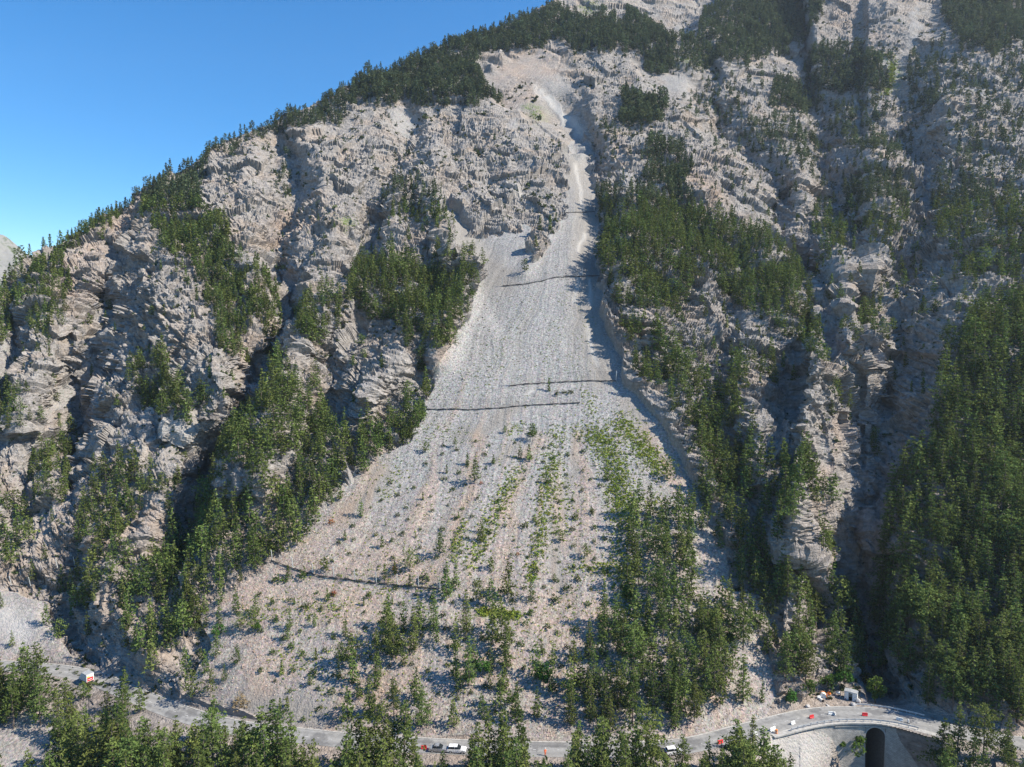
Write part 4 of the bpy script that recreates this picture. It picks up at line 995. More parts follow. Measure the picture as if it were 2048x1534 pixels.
for poly, spc, s0, s1, ch in SHRUBS:
    for u, v, q, nn in scatter(poly, spc, ch, R2, sp2, 4):
        if abs(q[2]) < .4 and abs(q[1] - float(road_Y(np.array([u]))[0])) < 5: continue
        shr.append((u, v, q, R2.uniform(s0, s1)))
shr = shr[:19] + sorted(shr[19:], key=lambda t: -t[3] / t[2][1])[:236]
made = []
for k, (u, v, q, s_) in enumerate(shr):
    o = bpy.data.objects.new('shrub', bush_meshes[k % 4]); link(o)
    o.location = (q[0], q[1], q[2] - .05); o.scale = (s_ * R2.uniform(.8, 1.2), s_ * R2.uniform(.8, 1.2), s_ * R2.uniform(.75, 1.15)); o.rotation_euler = (0, 0, k * 1.3)
    o['category'] = 'shrub'; o['group'] = 'shrubs dotted over the debris cone'; o['desc'] = ('large ' if s_ > 2.1 else 'small ' if s_ < 1.3 else 'middling ') + 'green'
    made.append((o, u, v))
label_family(made, 'shrub', lambda o: o['desc'])
for t, _, _ in made: del t['desc']
for me_, u, v, s_, lab in [(tan_mesh, 480, 1414, 4.2, 'straggling tan leafless bush on the bank above the road'), (rust_mesh, 962, 968, 1.3, 'rust-brown dry bush at the foot of a lone pine'), (rust_mesh, 789, 1140, 1.8, 'rust-brown bush above the lowest rockfall fence'),
                           (rust_mesh, 667, 1190, 1.8, 'reddish dry bush below the lowest rockfall fence'), (rust_mesh, 662, 1046, 2, 'reddish dry sapling on the upper left edge of the cone'), (rust_mesh, 1035, 1110, 1.3, 'small reddish bush between two green grass streaks')]:
    p, _ = surf([u], [v]); o = link(bpy.data.objects.new('bush', me_)); o.location = p[0]; o.scale = (s_, s_, s_ * 1.1); o['label'] = lab; o['category'] = 'bush'

# ------------------------------------------------------------------ what nobody could count: tufts, scrub on the ledges, loose stones
def merge_clumps(name, label, mat, pts, sizes, protos, r):
    vs, ts = [], []
    for k in range(len(pts)):
        pr = protos[k % len(protos)]
        vs.append(pr @ rotm(r.uniform(0, 6.28)).T * sizes[k] + pts[k]); ts.append(np.full(len(pr), r.uniform()))
    V_ = np.concatenate(vs)
    me = mesh_from_arrays(name, V_, quads(V_), [mat]); set_attr(me, 'tint', np.concatenate(ts))
    o = link(bpy.data.objects.new(name, me)); o['kind'] = 'stuff'; o['label'] = label
    return o
GRASS = [([(1060, 590), (1020, 680), (960, 780)], 20, 260, .5), ([(1130, 570), (1120, 640), (1090, 720)], 22, 200, .5), ([(1172, 600), (1162, 680), (1140, 750)], 20, 150, .5), ([(1000, 660), (930, 760), (880, 800)], 24, 170, .5),
         ([(1170, 775), (1190, 830)], 14, 70, .8), ([(1190, 860), (1222, 910), (1238, 960), (1250, 1050)], 27, 1700, .8), ([(1235, 840), (1282, 890), (1325, 945)], 19, 1000, .85), ([(1112, 850), (1106, 930), (1095, 960)], 20, 260, .8), ([(1140, 860), (1200, 870), (1230, 890)], 14, 160, .8),
         ([(1098, 940), (1085, 1040), (1075, 1100), (1058, 1160)], 15, 400, .85), ([(1032, 930), (1015, 980), (988, 1030), (968, 1080), (940, 1130)], 17, 470, .85), ([(1090, 930), (1120, 1000), (1100, 1080)], 40, 330, .8), ([(830, 870), (900, 858), (940, 880)], 20, 140, .6), ([(1010, 865), (1045, 852)], 10, 60, .7),
         ([(760, 1000), (800, 930)], 24, 130, .6), ([(930, 1040), (905, 1120)], 10, 140, .8), ([(1248, 1060), (1240, 1130), (1250, 1200), (1275, 1240)], 26, 420, .9), ([(955, 1222), (1040, 1232)], 9, 230, 1), ([(480, 1225), (700, 1215)], 26, 300, .6), ([(560, 1310), (640, 1330)], 30, 120, .6),
         ([(1130, 1140), (1240, 1130)], 14, 120, .8), ([(1400, 1222), (1440, 1238)], 7, 80, 1), ([(1785, 125), (1782, 160), (1772, 188)], 7, 420, 1.6), ([(1740, 110), (1785, 112)], 5, 120, 1.4), ([(1420, 130), (1395, 128)], 8, 90, 1.4), ([(1360, 112), (1380, 120)], 6, 60, 1.4), ([(705, 450), (685, 470)], 9, 70, 1), ([(598, 610), (602, 632)], 8, 80, .9),
         ([(640, 420), (690, 450)], 10, 60, .8), ([(1065, 215), (1080, 228)], 10, 80, .9), ([(1170, 18), (1190, 12)], 12, 90, 1.4), ([(1040, 1280), (1200, 1180)], 50, 120, .6), ([(760, 1080), (860, 1180)], 60, 200, .5), ([(660, 1160), (900, 1190)], 16, 160, .6), ([(1270, 1000), (1330, 1010)], 20, 130, .8)]
R3 = np.random.default_rng(21); gu_, gv_, gs = [], [], []
for pts, w_, n_, s_ in GRASS:
    pa = np.array(pts, float); seg = np.linalg.norm(np.diff(pa, axis=0), axis=1); cs = np.concatenate([[0], np.cumsum(seg)])
    t = R3.uniform(0, cs[-1], n_)
    gu_.append(np.interp(t, cs, pa[:, 0]) + R3.normal(size=n_) * w_ * .62); gv_.append(np.interp(t, cs, pa[:, 1]) + R3.normal(size=n_) * w_ * .62); gs.append(s_ * R3.uniform(.6, 1.4, n_))
n_ = 3400; a_, b_ = R3.uniform(560, 1400, n_), R3.uniform(600, 1440, n_); m_ = in_poly(a_, b_, SCREE[0]) & (R3.uniform(size=n_) < sstep(500, 1100, b_) + .1)
gu_.append(a_[m_]); gv_.append(b_[m_]); gs.append(R3.uniform(.35, .8, m_.sum()))
gu_, gv_, gs = np.concatenate(gu_), np.concatenate(gv_), np.concatenate(gs)
gs = gs * 1.12
gp, _ = surf(gu_, gv_)
tuft_protos = []
for i in range(5):
    r_ = np.random.default_rng(60 + i); d = r_.normal(size=(8, 3)); d /= np.linalg.norm(d, axis=1, keepdims=True); d[:, 2] = np.abs(d[:, 2])
    tuft_protos.append(leaf_quads(d * r_.uniform(.15, .42, (8, 1)) * np.array([1.3, 1, .8]), .26, r_, up=.7, aspect=.5))
merge_clumps('grass', 'yellow-green grass tufts growing in streaks down the scree', M_GRASS, gp, gs, tuft_protos, R3)

n_ = 26000
a_, b_ = R3.uniform(-100, 2150, n_), R3.uniform(40, 1400, n_)
keep = (b_ > np.interp(a_, us, vtop) + 6) & (zone('scree', a_, b_) < .3)
a_, b_ = a_[keep], b_[keep]; sp_p, sp_n = surf(a_, b_)
dn = noise_at(sp_p.astype(np.float32), 30, 4.4) + .6 * noise_at(sp_p.astype(np.float32), 9, 1.4)
keep = (dn + sp_n[:, 2] * .5 + R3.normal(size=len(a_)) * .12 > .28)
sp_p = sp_p[keep]
sc_protos = []
for i in range(5):
    r_ = np.random.default_rng(80 + i); d = r_.normal(size=(11, 3)); d /= np.linalg.norm(d, axis=1, keepdims=True); d[:, 2] = np.abs(d[:, 2])
    sc_protos.append(leaf_quads(d * r_.uniform(.15, .5, (11, 1)), .27, r_))
merge_clumps('shrubbery', 'low scrub and dwarf bushes clinging to the rock ledges', M_SCRUB, sp_p, np.exp(R3.normal(size=len(sp_p)) * .35) * 1.35 * np.clip(sp_p[:, 1] / 330, .7, 1.7), sc_protos, R3)
print('SCRUB', len(sp_p))

M_STONE, _n, _l, _b = new_mat('scree_stone', .95)
_g = _n.new('ShaderNodeNewGeometry'); _r = ramp(_n, [(0, (.15, .137, .122)), (.45, (.27, .247, .218)), (.8, (.35, .312, .268)), (1, (.49, .455, .41))]); _l.new(_g.outputs['Random Per Island'], _r.inputs[0])
_a = _n.new('ShaderNodeAttribute'); _a.attribute_name = 'pink'
_l.new(mixc(_n, _l, _a.outputs['Fac'], _r.outputs[0], mixc(_n, _l, 1.0, _r.outputs[0], (1.26, 1.0, .83), 'MULTIPLY')), _b.inputs['Base Color'])
n_ = 60000
b_ = 300 + (1480 - 300) * R3.uniform(size=n_) ** .62; a_ = R3.uniform(380, 1580, n_)
dens = zone('scree', a_, b_) * (1 - .75 * zone('grey', a_, b_))
keep = (R3.uniform(size=n_) < dens)
a_, b_ = a_[keep], b_[keep]; st_p, st_n = surf(a_, b_)
keep = ~((np.abs(st_p[:, 1] - road_Y(a_)) < 4.6)); st_p = st_p[keep]; spk = np.clip(zone('pink', a_[keep], b_[keep]) + .5 * sstep(880, 1120, b_[keep]) * (1 - zone('grey', a_[keep], b_[keep])), 0, 1)
ssz = np.exp(R3.normal(size=len(st_p)) * .42) * .15 * np.clip(st_p[:, 1] / 220, .9, 1.6)
oct_ = np.array([[1, 0, 0], [-1, 0, 0], [0, 1, 0], [0, -1, 0], [0, 0, 1], [0, 0, -1]], float)
octf = np.array([[0, 2, 4], [2, 1, 4], [1, 3, 4], [3, 0, 4], [2, 0, 5], [1, 2, 5], [3, 1, 5], [0, 3, 5]])
N_ = len(st_p)
vv = oct_[None] * R3.uniform(.5, 1.3, (N_, 6, 1)) * np.array([1.15, .95, .75]) + R3.normal(size=(N_, 6, 3)) * .12
an = R3.uniform(0, 6.28, N_); c_, s_ = np.cos(an)[:, None], np.sin(an)[:, None]
vx = vv[..., 0] * c_ - vv[..., 1] * s_; vy = vv[..., 0] * s_ + vv[..., 1] * c_
vv = np.stack([vx, vy, vv[..., 2]], -1) * ssz[:, None, None] + st_p[:, None, :]
ff = (octf[None] + (np.arange(N_) * 6)[:, None, None]).reshape(-1, 3)
o = add('scree_stones', (vv.reshape(-1, 3), ff), M_STONE); set_attr(o.data, 'pink', np.repeat(spk, 6)); o['kind'] = 'stuff'; o['label'] = 'loose angular stones covering the debris cone'
print('STONES', N_)

# ------------------------------------------------------------------ box and shape helpers for built things
def box(x0, x1, y0, y1, z0, z1):
    v = np.array([[x0, y0, z0], [x1, y0, z0], [x1, y1, z0], [x0, y1, z0], [x0, y0, z1], [x1, y0, z1], [x1, y1, z1], [x0, y1, z1]], float)
    f = np.array([[0, 3, 2, 1], [4, 5, 6, 7], [0, 1, 5, 4], [1, 2, 6, 5], [2, 3, 7, 6], [3, 0, 4, 7]])
    return v, f
def prism(outline, y0, y1):
    """outline of (x, z) extruded along y; faces as quads (caps fanned)"""
    n = len(outline); v = [(x, y0, z) for x, z in outline] + [(x, y1, z) for x, z in outline]
    cx = sum(p[0] for p in outline) / n; cz = sum(p[1] for p in outline) / n
    v += [(cx, y0, cz), (cx, y1, cz)]
    f = []
    for i in range(n):
        j = (i + 1) % n
        f.append((i, j, n + j, n + i)); f.append((j, i, 2 * n, 2 * n)); f.append((n + i, n + j, 2 * n + 1, 2 * n + 1))
    return np.array(v, float), f
def poly_mesh(name, parts_, mat, parent=None, smooth=False, bevel=0.0):
    """parts_: list of (verts, faces) where faces may repeat an index for triangles"""
    me = bpy.data.meshes.new(name); vs, fs, o = [], [], 0
    for v, f in parts_:
        vs += [tuple(p) for p in v]
        for q in f:
            q = [int(k) + o for k in q]
            q = [k for i, k in enumerate(q) if k not in q[:i]]
            fs.append(q)
        o += len(v)
    me.from_pydata(vs, [], fs); me.materials.append(mat)
    if smooth: me.polygons.foreach_set('use_smooth', [True] * len(me.polygons))
    bm = bmesh.new(); bm.from_mesh(me); bmesh.ops.recalc_face_normals(bm, faces=bm.faces)
    if bevel: bmesh.ops.bevel(bm, geom=list(bm.edges), offset=bevel, segments=2, affect='EDGES', profile=.6)
    bm.to_mesh(me); bm.free()
    return link(bpy.data.objects.new(name, me), parent)
def cyl(c0, c1, r0, r1=None, sides=12):
    r1 = r0 if r1 is None else r1
    v, f = tube([c0, c1], [r0, r1], sides)
    v = np.concatenate([v, [c0], [c1]]); n = sides
    f = [tuple(q) for q in f] + [((k + 1) % n, k, 2 * n, 2 * n) for k in range(n)] + [(n + k, n + (k + 1) % n, 2 * n + 1, 2 * n + 1) for k in range(n)]
    return v, f
def simple_mat(name, col, rough=.6, metal=0.0, var=0.12, scale=3.0):
    m, n, l, b = new_mat(name, rough); b.inputs['Metallic'].default_value = metal
    lo = tuple(c * (1 - var * 2) for c in col); hi = tuple(min(1, c * (1 + var)) for c in col)
    r = ramp(n, [(.35, lo), (.6, hi)]); tc = n.new('ShaderNodeTexCoord'); l.new(noise_tex(n, l, tc.outputs['Object'], scale, 4), r.inputs[0]); l.new(r.outputs[0], b.inputs['Base Color'])
    return m
M_WHITE = simple_mat('white_painted_metal', (.72, .72, .69), .5); M_RED = simple_mat('red_plastic', (.62, .035, .04), .45); M_ORANGE = simple_mat('orange_paint', (.75, .24, .05), .5)
M_DARK = simple_mat('dark_interior', (.03, .028, .028), .8); M_STEEL = simple_mat('galvanised_steel', (.55, .56, .57), .5, .3); M_GLASS = simple_mat('car_glass', (.02, .025, .03), .08)
M_TYRE = simple_mat('tyre_rubber', (.025, .025, .025), .8); M_SILVER = simple_mat('silver_paint', (.42, .43, .45), .3, .5); M_BLACK = simple_mat('black_paint', (.03, .032, .036), .25); M_CARWHITE = simple_mat('white_paint', (.75, .75, .75), .3)
M_YELLOW = simple_mat('yellow_print', (.7, .5, .06), .6); M_GREYROOF = simple_mat('grey_roof_sheet', (.34, .35, .36), .5); M_NET = simple_mat('rusty_wire_net', (.075, .07, .068), .7); M_CANVAS = simple_mat('white_woven_sack', (.7, .69, .66), .9)
M_SKIN = simple_mat('skin', (.5, .33, .25), .6, var=.04); M_HIVIS = simple_mat('orange_workwear', (.85, .16, .04), .8); M_NAVY = simple_mat('dark_trousers', (.04, .045, .07), .85); M_HELMET = simple_mat('white_helmet', (.8, .8, .78), .35)
M_POST = simple_mat('pale_steel_post', (.62, .62, .6), .6)
M_CONC = simple_mat('pale_concrete', (.38, .365, .34), .9, scale=1.2)

# ------------------------------------------------------------------ road
ru = np.arange(-950, 2990, 6.0)
Yr_ = road_Y(ru); Xr_ = ray(ru, np.full_like(ru, 1400.0))[0] * 0
axr, _t1 = ray(ru, interp_s(ru, ROAD_PTS, 36)); Xr_ = axr * Yr_
road_c = np.stack([Xr_, Yr_], -1)
tg = np.gradient(road_c, axis=0); tg /= np.linalg.norm(tg, axis=1, keepdims=True)
nl = np.stack([-tg[:, 1], tg[:, 0]], -1)          # points to the uphill side
def strip(name, o0, o1, z0, z1, mat, u0=-950, u1=2990, label=None):
    m = (ru >= u0) & (ru <= u1); c, n_ = road_c[m], nl[m]; k = len(c)
    a = np.concatenate([c + n_ * o0, np.full((k, 1), z0)], 1); b = np.concatenate([c + n_ * o1, np.full((k, 1), z1)], 1)
    v = np.concatenate([a, b]); f = [(i, i + 1, k + i + 1, k + i) for i in range(k - 1)]
    return v, np.array(f)
m, n, l, b = new_mat('asphalt', .9)
g_ = n.new('ShaderNodeNewGeometry'); rr = ramp(n, [(.3, (.2, .198, .194)), (.5, (.27, .267, .26)), (.7, (.33, .325, .315))]); l.new(noise_tex(n, l, g_.outputs['Position'], .8, 6, .7), rr.inputs[0])
tr_ = n.new('ShaderNodeAttribute'); tr_.attribute_name = 'lane'
pt = ramp(n, [(.42, (.68, .68, .69)), (.47, (1, 1, 1)), (.62, (1.0, .99, .97)), (.66, (1.22, 1.17, 1.1))]); l.new(noise_tex(n, l, g_.outputs['Position'], .16, 6, .62), pt.inputs[0])
l.new(mixc(n, l, 1.0, mixc(n, l, mul(n, l, tr_.outputs['Fac'], .35), rr.outputs[0], (.12, .12, .122)), pt.outputs[0], 'MULTIPLY'), b.inputs['Base Color'])
M_ASPH = m
offs = np.linspace(-2.75, 2.75, 15); k = len(ru)
v = np.concatenate([np.concatenate([road_c + nl * o_, np.full((k, 1), .05)], 1) for o_ in offs])
i_ = np.arange(15 * k).reshape(15, k)
f = np.stack([i_[:-1, :-1].ravel(), i_[:-1, 1:].ravel(), i_[1:, 1:].ravel(), i_[1:, :-1].ravel()], 1)
rd = add('road', (v, f), M_ASPH); rd['kind'] = 'structure'; rd['label'] = 'narrow grey asphalt mountain road'
lane = np.concatenate([np.full(k, math.exp(-((abs(o_) - 1.4) / .5) ** 2)) for o_ in offs]); set_attr(rd.data, 'lane', lane)
vb_, fb = strip('', 2.75, 2.75, .04, .13, None); vc, fc = strip('', 2.75, 3.1, .13, .16, None); vd_, fd = strip('', 3.1, 3.2, .16, .0, None)
kb = add('kerb', join([(vb_, fb), (vc, fc), (vd_, fd)]), M_CONC); kb['kind'] = 'structure'; kb['label'] = 'pale concrete gutter along the uphill road edge'
dl = []
for s0 in range(0, len(ru) - 3, 4):
    mm = slice(s0, s0 + 2); c, n_ = road_c[mm], nl[mm]
    a = np.concatenate([c + n_ * -.06, np.full((2, 1), .056)], 1); bb = np.concatenate([c + n_ * .06, np.full((2, 1), .056)], 1)
    dl.append((np.concatenate([a, bb]), np.array([(0, 1, 3, 2)])))
mk = add('road_markings', join(dl), simple_mat('worn_road_paint', (.5, .5, .49), .8, var=.25, scale=2)); mk['kind'] = 'structure'; mk['label'] = 'worn white dashed centre line'

def road_at(u, off=0.0):
    i = int(np.clip(round((u + 950) / 6.0), 0, len(ru) - 1))
    p = road_c[i] + nl[i] * off
    return Vector((p[0], p[1], .05)), math.atan2(tg[i][1], tg[i][0])

# stone masonry material: courses across position
def masonry(name, c1, c2, mortar, sx=1.0):
    m, n, l, b = new_mat(name, .95)
    g = n.new('ShaderNodeNewGeometry'); sep = n.new('ShaderNodeSeparateXYZ'); l.new(g.outputs['Position'], sep.inputs[0]); cb = n.new('ShaderNodeCombineXYZ')
    l.new(sep.outputs[0], cb.inputs[0]); l.new(sep.outputs[2], cb.inputs[1])
    br = n.new('ShaderNodeTexBrick'); l.new(cb.outputs[0], br.inputs['Vector']); br.inputs['Scale'].default_value = sx
    br.inputs['Color1'].default_value = (*c1, 1); br.inputs['Color2'].default_value = (*c2, 1); br.inputs['Mortar'].default_value = (*mortar, 1)
    br.inputs['Mortar Size'].default_value = .03; br.inputs['Brick Width'].default_value = .6; br.inputs['Row Height'].default_value = .3
    st_ = ramp(n, [(.35, (.7, .7, .7)), (.65, (1.15, 1.13, 1.1))]); l.new(noise_tex(n, l, g.outputs['Position'], .6, 6, .7), st_.inputs[0])
    l.new(mixc(n, l, .8, br.outputs[0], st_.outputs[0], 'MULTIPLY'), b.inputs['Base Color'])
    bp = n.new('ShaderNodeBump'); bp.inputs['Distance'].default_value = .1; l.new(noise_tex(n, l, g.outputs['Position'], 2.5, 5, .7), bp.inputs['Height']); l.new(bp.outputs[0], b.inputs['Normal'])
    return m
M_WALL = masonry('rough_stone_wall', (.33, .29, .26), (.24, .215, .2), (.15, .14, .13))
M_BRIDGE = masonry('bridge_masonry', (.52, .49, .45), (.40, .38, .35), (.27, .255, .24))

# retaining wall on the uphill side at the left
m_ = (ru >= 232) & (ru <= 500); c, n_ = road_c[m_], nl[m_]; k = len(c)
hh = 1.9 + .25 * np.sin(np.arange(k) * .9) + .12 * np.sin(np.arange(k) * 2.3); hh[:3] *= [.3, .6, .85]; hh[-4:] *= [.8, .6, .4, .2]
rows_ = [(4.0, np.zeros(k) - .1), (4.12, hh), (4.75, hh + .02), (4.8, np.zeros(k) - .1)]
v = np.concatenate([np.concatenate([c + n_ * o_, z_[:, None]], 1) for o_, z_ in rows_])
f = [(r_ * k + i, r_ * k + i + 1, (r_ + 1) * k + i + 1, (r_ + 1) * k + i) for r_ in range(3) for i in range(k - 1)]
f += [(0, k, 2 * k, 3 * k), (k - 1, 4 * k - 1, 3 * k - 1, 2 * k - 1)]
o = add('retaining_wall', (v, np.array(f)), M_WALL); o['label'] = 'long rough stone retaining wall above the road bend at left'; o['category'] = 'wall'; o['kind'] = 'thing'

# stone bridge: masonry face, vault, deck ledge
br = empty('stone_bridge', (0, 0, 0), label='curved pale stone bridge wall with one dark arch over the gorge', cat='bridge')
bu = np.arange(1604, 1895, 1.0)
by_i = lambda u_: np.interp(u_, ru, np.arange(len(ru)))
def off_line(u_, off):
    i = by_i(u_); i0 = np.clip(i.astype(int), 0, len(ru) - 2); t = (i - i0)[:, None]
    c = road_c[i0] * (1 - t) + road_c[i0 + 1] * t; n_ = nl[i0] * (1 - t) + nl[i0 + 1] * t
    return c + n_ * off
face = off_line(bu, -4.05)
XA0, XA1 = np.interp([1732, 1771], (face[:, 0] / face[:, 1] * 1.0 * 1365 / 1.0 * (face[:, 1] / (face[:, 1] * cp + CAM_H * sp)) + 1024), face[:, 0])
cx_, hw_ = (XA0 + XA1) / 2, (XA1 - XA0) / 2
low = np.full(len(bu), -17.0); zc = -1.1 - hw_
ins = np.abs(face[:, 0] - cx_) < hw_
low[ins] = zc + np.sqrt(np.clip(hw_ ** 2 - (face[ins, 0] - cx_) ** 2, 0, None))
nzr = 14; vs, fs = [], []
for j in range(nzr + 1):
    t = j / nzr
    zz = -.25 * (1 - t) + low * t
    batter = .05 + 0 * bu
    fo = face.copy(); fo[:, 1] += zz * batter * (~ins)
    vs.append(np.concatenate([fo, zz[:, None]], 1))
k = len(bu)
ok = np.ones(k - 1, bool); edge = ins[1:] != ins[:-1]; ok &= ~edge
f = [(j * k + i, (j + 1) * k + i, (j + 1) * k + i + 1, j * k + i + 1) for j in range(nzr) for i in range(k - 1) if ok[i]]
V1 = np.concatenate(vs)
add('masonry_wall', (V1, np.array(f)), M_BRIDGE, br)
# vault and side walls of the passage
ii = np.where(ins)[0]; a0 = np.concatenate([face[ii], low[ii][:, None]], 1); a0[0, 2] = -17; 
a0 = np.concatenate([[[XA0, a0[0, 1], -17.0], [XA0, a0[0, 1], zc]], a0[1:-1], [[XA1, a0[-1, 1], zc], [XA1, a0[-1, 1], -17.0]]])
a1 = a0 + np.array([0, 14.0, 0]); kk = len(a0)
add('vault', (np.concatenate([a0, a1]), np.array([(i, i + 1, kk + i + 1, kk + i) for i in range(kk - 1)])), simple_mat('shade_toned_vault_stone', (.13, .125, .12), .9), br)  # vault stone coloured darker to paint in the shade inside the arch
rim_o = a0.copy(); rim_o[:, 0] = cx_ + (a0[:, 0] - cx_) * 1.13; rim_o[:, 2] = np.where(a0[:, 2] > zc - .1, zc + (a0[:, 2] - zc) * 1.13, a0[:, 2])
r0_, r1_ = a0 - np.array([0, .12, 0]), rim_o - np.array([0, .12, 0]); r2_ = rim_o + np.array([0, .02, 0])
add('arch_ring', (np.concatenate([a0, r0_, r1_, r2_]), np.array([(q * kk + i, q * kk + i + 1, (q + 1) * kk + i + 1, (q + 1) * kk + i) for q in range(3) for i in range(kk - 1)])), simple_mat('arch_stone', (.42, .4, .38), .9), br)
def beam_along(u_, o0, o1, z0, z1):
    c0, c1 = off_line(u_, o0), off_line(u_, o1); k = len(u_)
    rws = [np.concatenate([c_, np.full((k, 1), z_)], 1) for c_, z_ in ((c0, z0), (c0, z1), (c1, z1), (c1, z0), (c0, z0))]
    f = [(r_ * k + i, r_ * k + i + 1, (r_ + 1) * k + i + 1, (r_ + 1) * k + i) for r_ in range(4) for i in range(k - 1)] + [(0, k, 2 * k, 3 * k), (k - 1, 4 * k - 1, 3 * k - 1, 2 * k - 1)]
    return np.concatenate(rws), np.array(f)
add('deck_ledge', beam_along(np.arange(1524, 1890, 3.0), -4.4, -2.78, -.3, .03), M_CONC, br)
add('string_course', beam_along(np.arange(1650, 1790, 3.0), -4.3, -4.06, -.95, -.7), M_CONC, br)

# rubble-paved bank left of the arch, below the road: steel guardrails
def guardrail(u0, u1, off, label, gap=2.0):
    g = empty('guardrail', (0, 0, 0), label=label, cat='guardrail')
    u_ = np.arange(u0, u1, 2.0); c = off_line(u_, off); s = np.concatenate([[0], np.cumsum(np.linalg.norm(np.diff(c, axis=0), axis=1))])
    side = 1 if off < 0 else -1
    o0, o1 = off + side * .05, off + side * .13
    va, fa = beam_along(u_, o0, o1, .42, .56); vb_, fb = beam_along(u_, o0, o1, .62, .76); vm, fm = beam_along(u_, o0 + side * .05, o0 + side * .09, .56, .62)
    add('rail', join([(va, fa), (vb_, fb), (vm, fm)]), M_STEEL, g)
    for d in np.arange(0, s[-1], gap):
        x, y = np.interp(d, s, c[:, 0]), np.interp(d, s, c[:, 1])
        add('post', box(x - .07, x + .07, y - .06, y + .06, -.05, .8), M_STEEL, g)
guardrail(1560, 1840, -3.75, 'steel guardrail with posts along the outer edge of the bridge')
guardrail(1722, 1850, 3.6, 'steel guardrail on the gorge side of the road behind the bridge')

# ------------------------------------------------------------------ things standing at the lay-by
def at(u, v, dz=0.0):
    p, _ = surf([u], [v]); return Vector((p[0][0], p[0][1], p[0][2] + dz))
sh = empty('site_shed', at(1702, 1398), math.radians(-33), 'white metal shed with open dark doorway standing at the lay-by', 'shed')
W, D, H = 3.0, 1.75, 2.15
poly_mesh('wall', [box(-W / 2, -W / 2 + 1.0, -D / 2, -D / 2 + .06, 0, H), box(.36, W / 2, -D / 2, -D / 2 + .06, 0, H), box(-.5, .36, -D / 2, -D / 2 + .06, H - .22, H),
                   box(-W / 2, -W / 2 + .06, -D / 2 + .06, D / 2, 0, H), box(W / 2 - .06, W / 2, -D / 2 + .06, D / 2, 0, H), box(-W / 2 + .06, W / 2 - .06, D / 2 - .06, D / 2, 0, H)], M_WHITE, sh)
poly_mesh('roof', [prism([(-W / 2 - .1, H), (W / 2 + .1, H), (W / 2 + .1, H + .08), (0, H + .2), (-W / 2 - .1, H + .08)], -D / 2 - .1, D / 2 + .1)], M_GREYROOF, sh)
poly_mesh('floor', [box(-W / 2 + .06, W / 2 - .06, -D / 2 + .06, D / 2 - .06, .01, .08)], M_DARK, sh)
poly_mesh('door', [box(-1.35, -.5, -D / 2 - .09, -D / 2 - .03, .05, H - .2)], M_WHITE, sh)
def mixer(u, v, rz, mat, label):
    e = empty('cement_mixer', at(u, v), rz, label, 'cement mixer')
    z = [.0, .25, .5, .75, .95]; r = [.28, .48, .5, .38, .24]
    pth = [(0, 0, .55) for _ in z]; pts = [Vector((.0, -.28 * t, .62 + t * .72)) for t in z]
    v_, f_ = tube([tuple(p) for p in pts], r, 14)
    poly_mesh('drum', [(np.concatenate([v_, [tuple(pts[0])]]), [tuple(q) for q in f_] + [((k + 1) % 14, k, 70, 70) for k in range(14)])], mat, e, True)
    poly_mesh('frame', [cyl((-.55, .35, .3), (-.5, 0, .95), .04), cyl((.55, .35, .3), (.5, 0, .95), .04), cyl((-.55, -.5, 0), (-.5, 0, .95), .04), cyl((.55, -.5, 0), (.5, 0, .95), .04), cyl((-.62, .35, .3), (.62, .35, .3), .035)], M_STEEL, e)
    for s in (-1, 1): poly_mesh('wheel', [cyl((s * .62, .35, .24), (s * .74, .35, .24), .24, sides=16)], M_TYRE, e)
mixer(1657, 1393, .4, M_ORANGE, 'orange cement mixer beside the white covered heap'); mixer(1676, 1391, -.3, M_WHITE, 'white cement mixer standing alone left of the shed')
hp = empty('covered_heap', at(1646, 1394), -.35, 'arched white and orange tarpaulin hood over a heap at lay-by left', 'covered heap')
arc = [(.95 * math.cos(t), 1.25 * math.sin(t)) for t in np.linspace(0, math.pi, 12)]
poly_mesh('cover', [prism(arc, -.6, .5)], M_CANVAS, hp); arc2 = [(1.0 * math.cos(t), 1.3 * math.sin(t)) for t in np.linspace(0, math.pi, 12)]
poly_mesh('edge_band', [prism(arc2 , .32, .62)], M_ORANGE, hp); poly_mesh('side_band', [prism([(x * 1.01 + .012, z * 1.01) for x, z in arc[:4]] + [(x * .9, z * .9) for x, z in arc[:4]][::-1], -.63, .3)], M_ORANGE, hp)
def lump(name, u, v, sc, mat, label, cat, seed=0, group=None):
    bm = bmesh.new(); bmesh.ops.create_icosphere(bm, subdivisions=3, radius=1)
    for w_ in bm.verts:
        p = w_.co; nz_ = math.sin(p.x * 2.7 + seed) * math.cos(p.y * 3.1 + seed * 2) * .16 + math.sin(p.z * 5 + p.x * 4 + seed) * .06
        w_.co = p * (1 + nz_); w_.co.z = max(w_.co.z, -.55)
    me_ = bpy.data.meshes.new(name); bm.to_mesh(me_); bm.free(); me_.materials.append(mat)
    o_ = link(bpy.data.objects.new(name, me_)); o_.scale = sc; o_.location = at(u, v, sc[2] * .5); o_.rotation_euler = (0, 0, seed); o_['label'] = label; o_['category'] = cat
    if group: o_['group'] = group
    return o_
M_PALEROCK = simple_mat('pale_boulder', (.5, .47, .44), .95)
lump('sack', 1637, 1396, (.7, .5, .42), M_CANVAS, 'bulging white sack lying furthest left beside the covered heap', 'sack', 1, 'white sacks by the heap'); lump('sack', 1641, 1400, (.6, .5, .38), M_CANVAS, 'white sack slumped in front of the covered heap', 'sack', 2.5, 'white sacks by the heap')
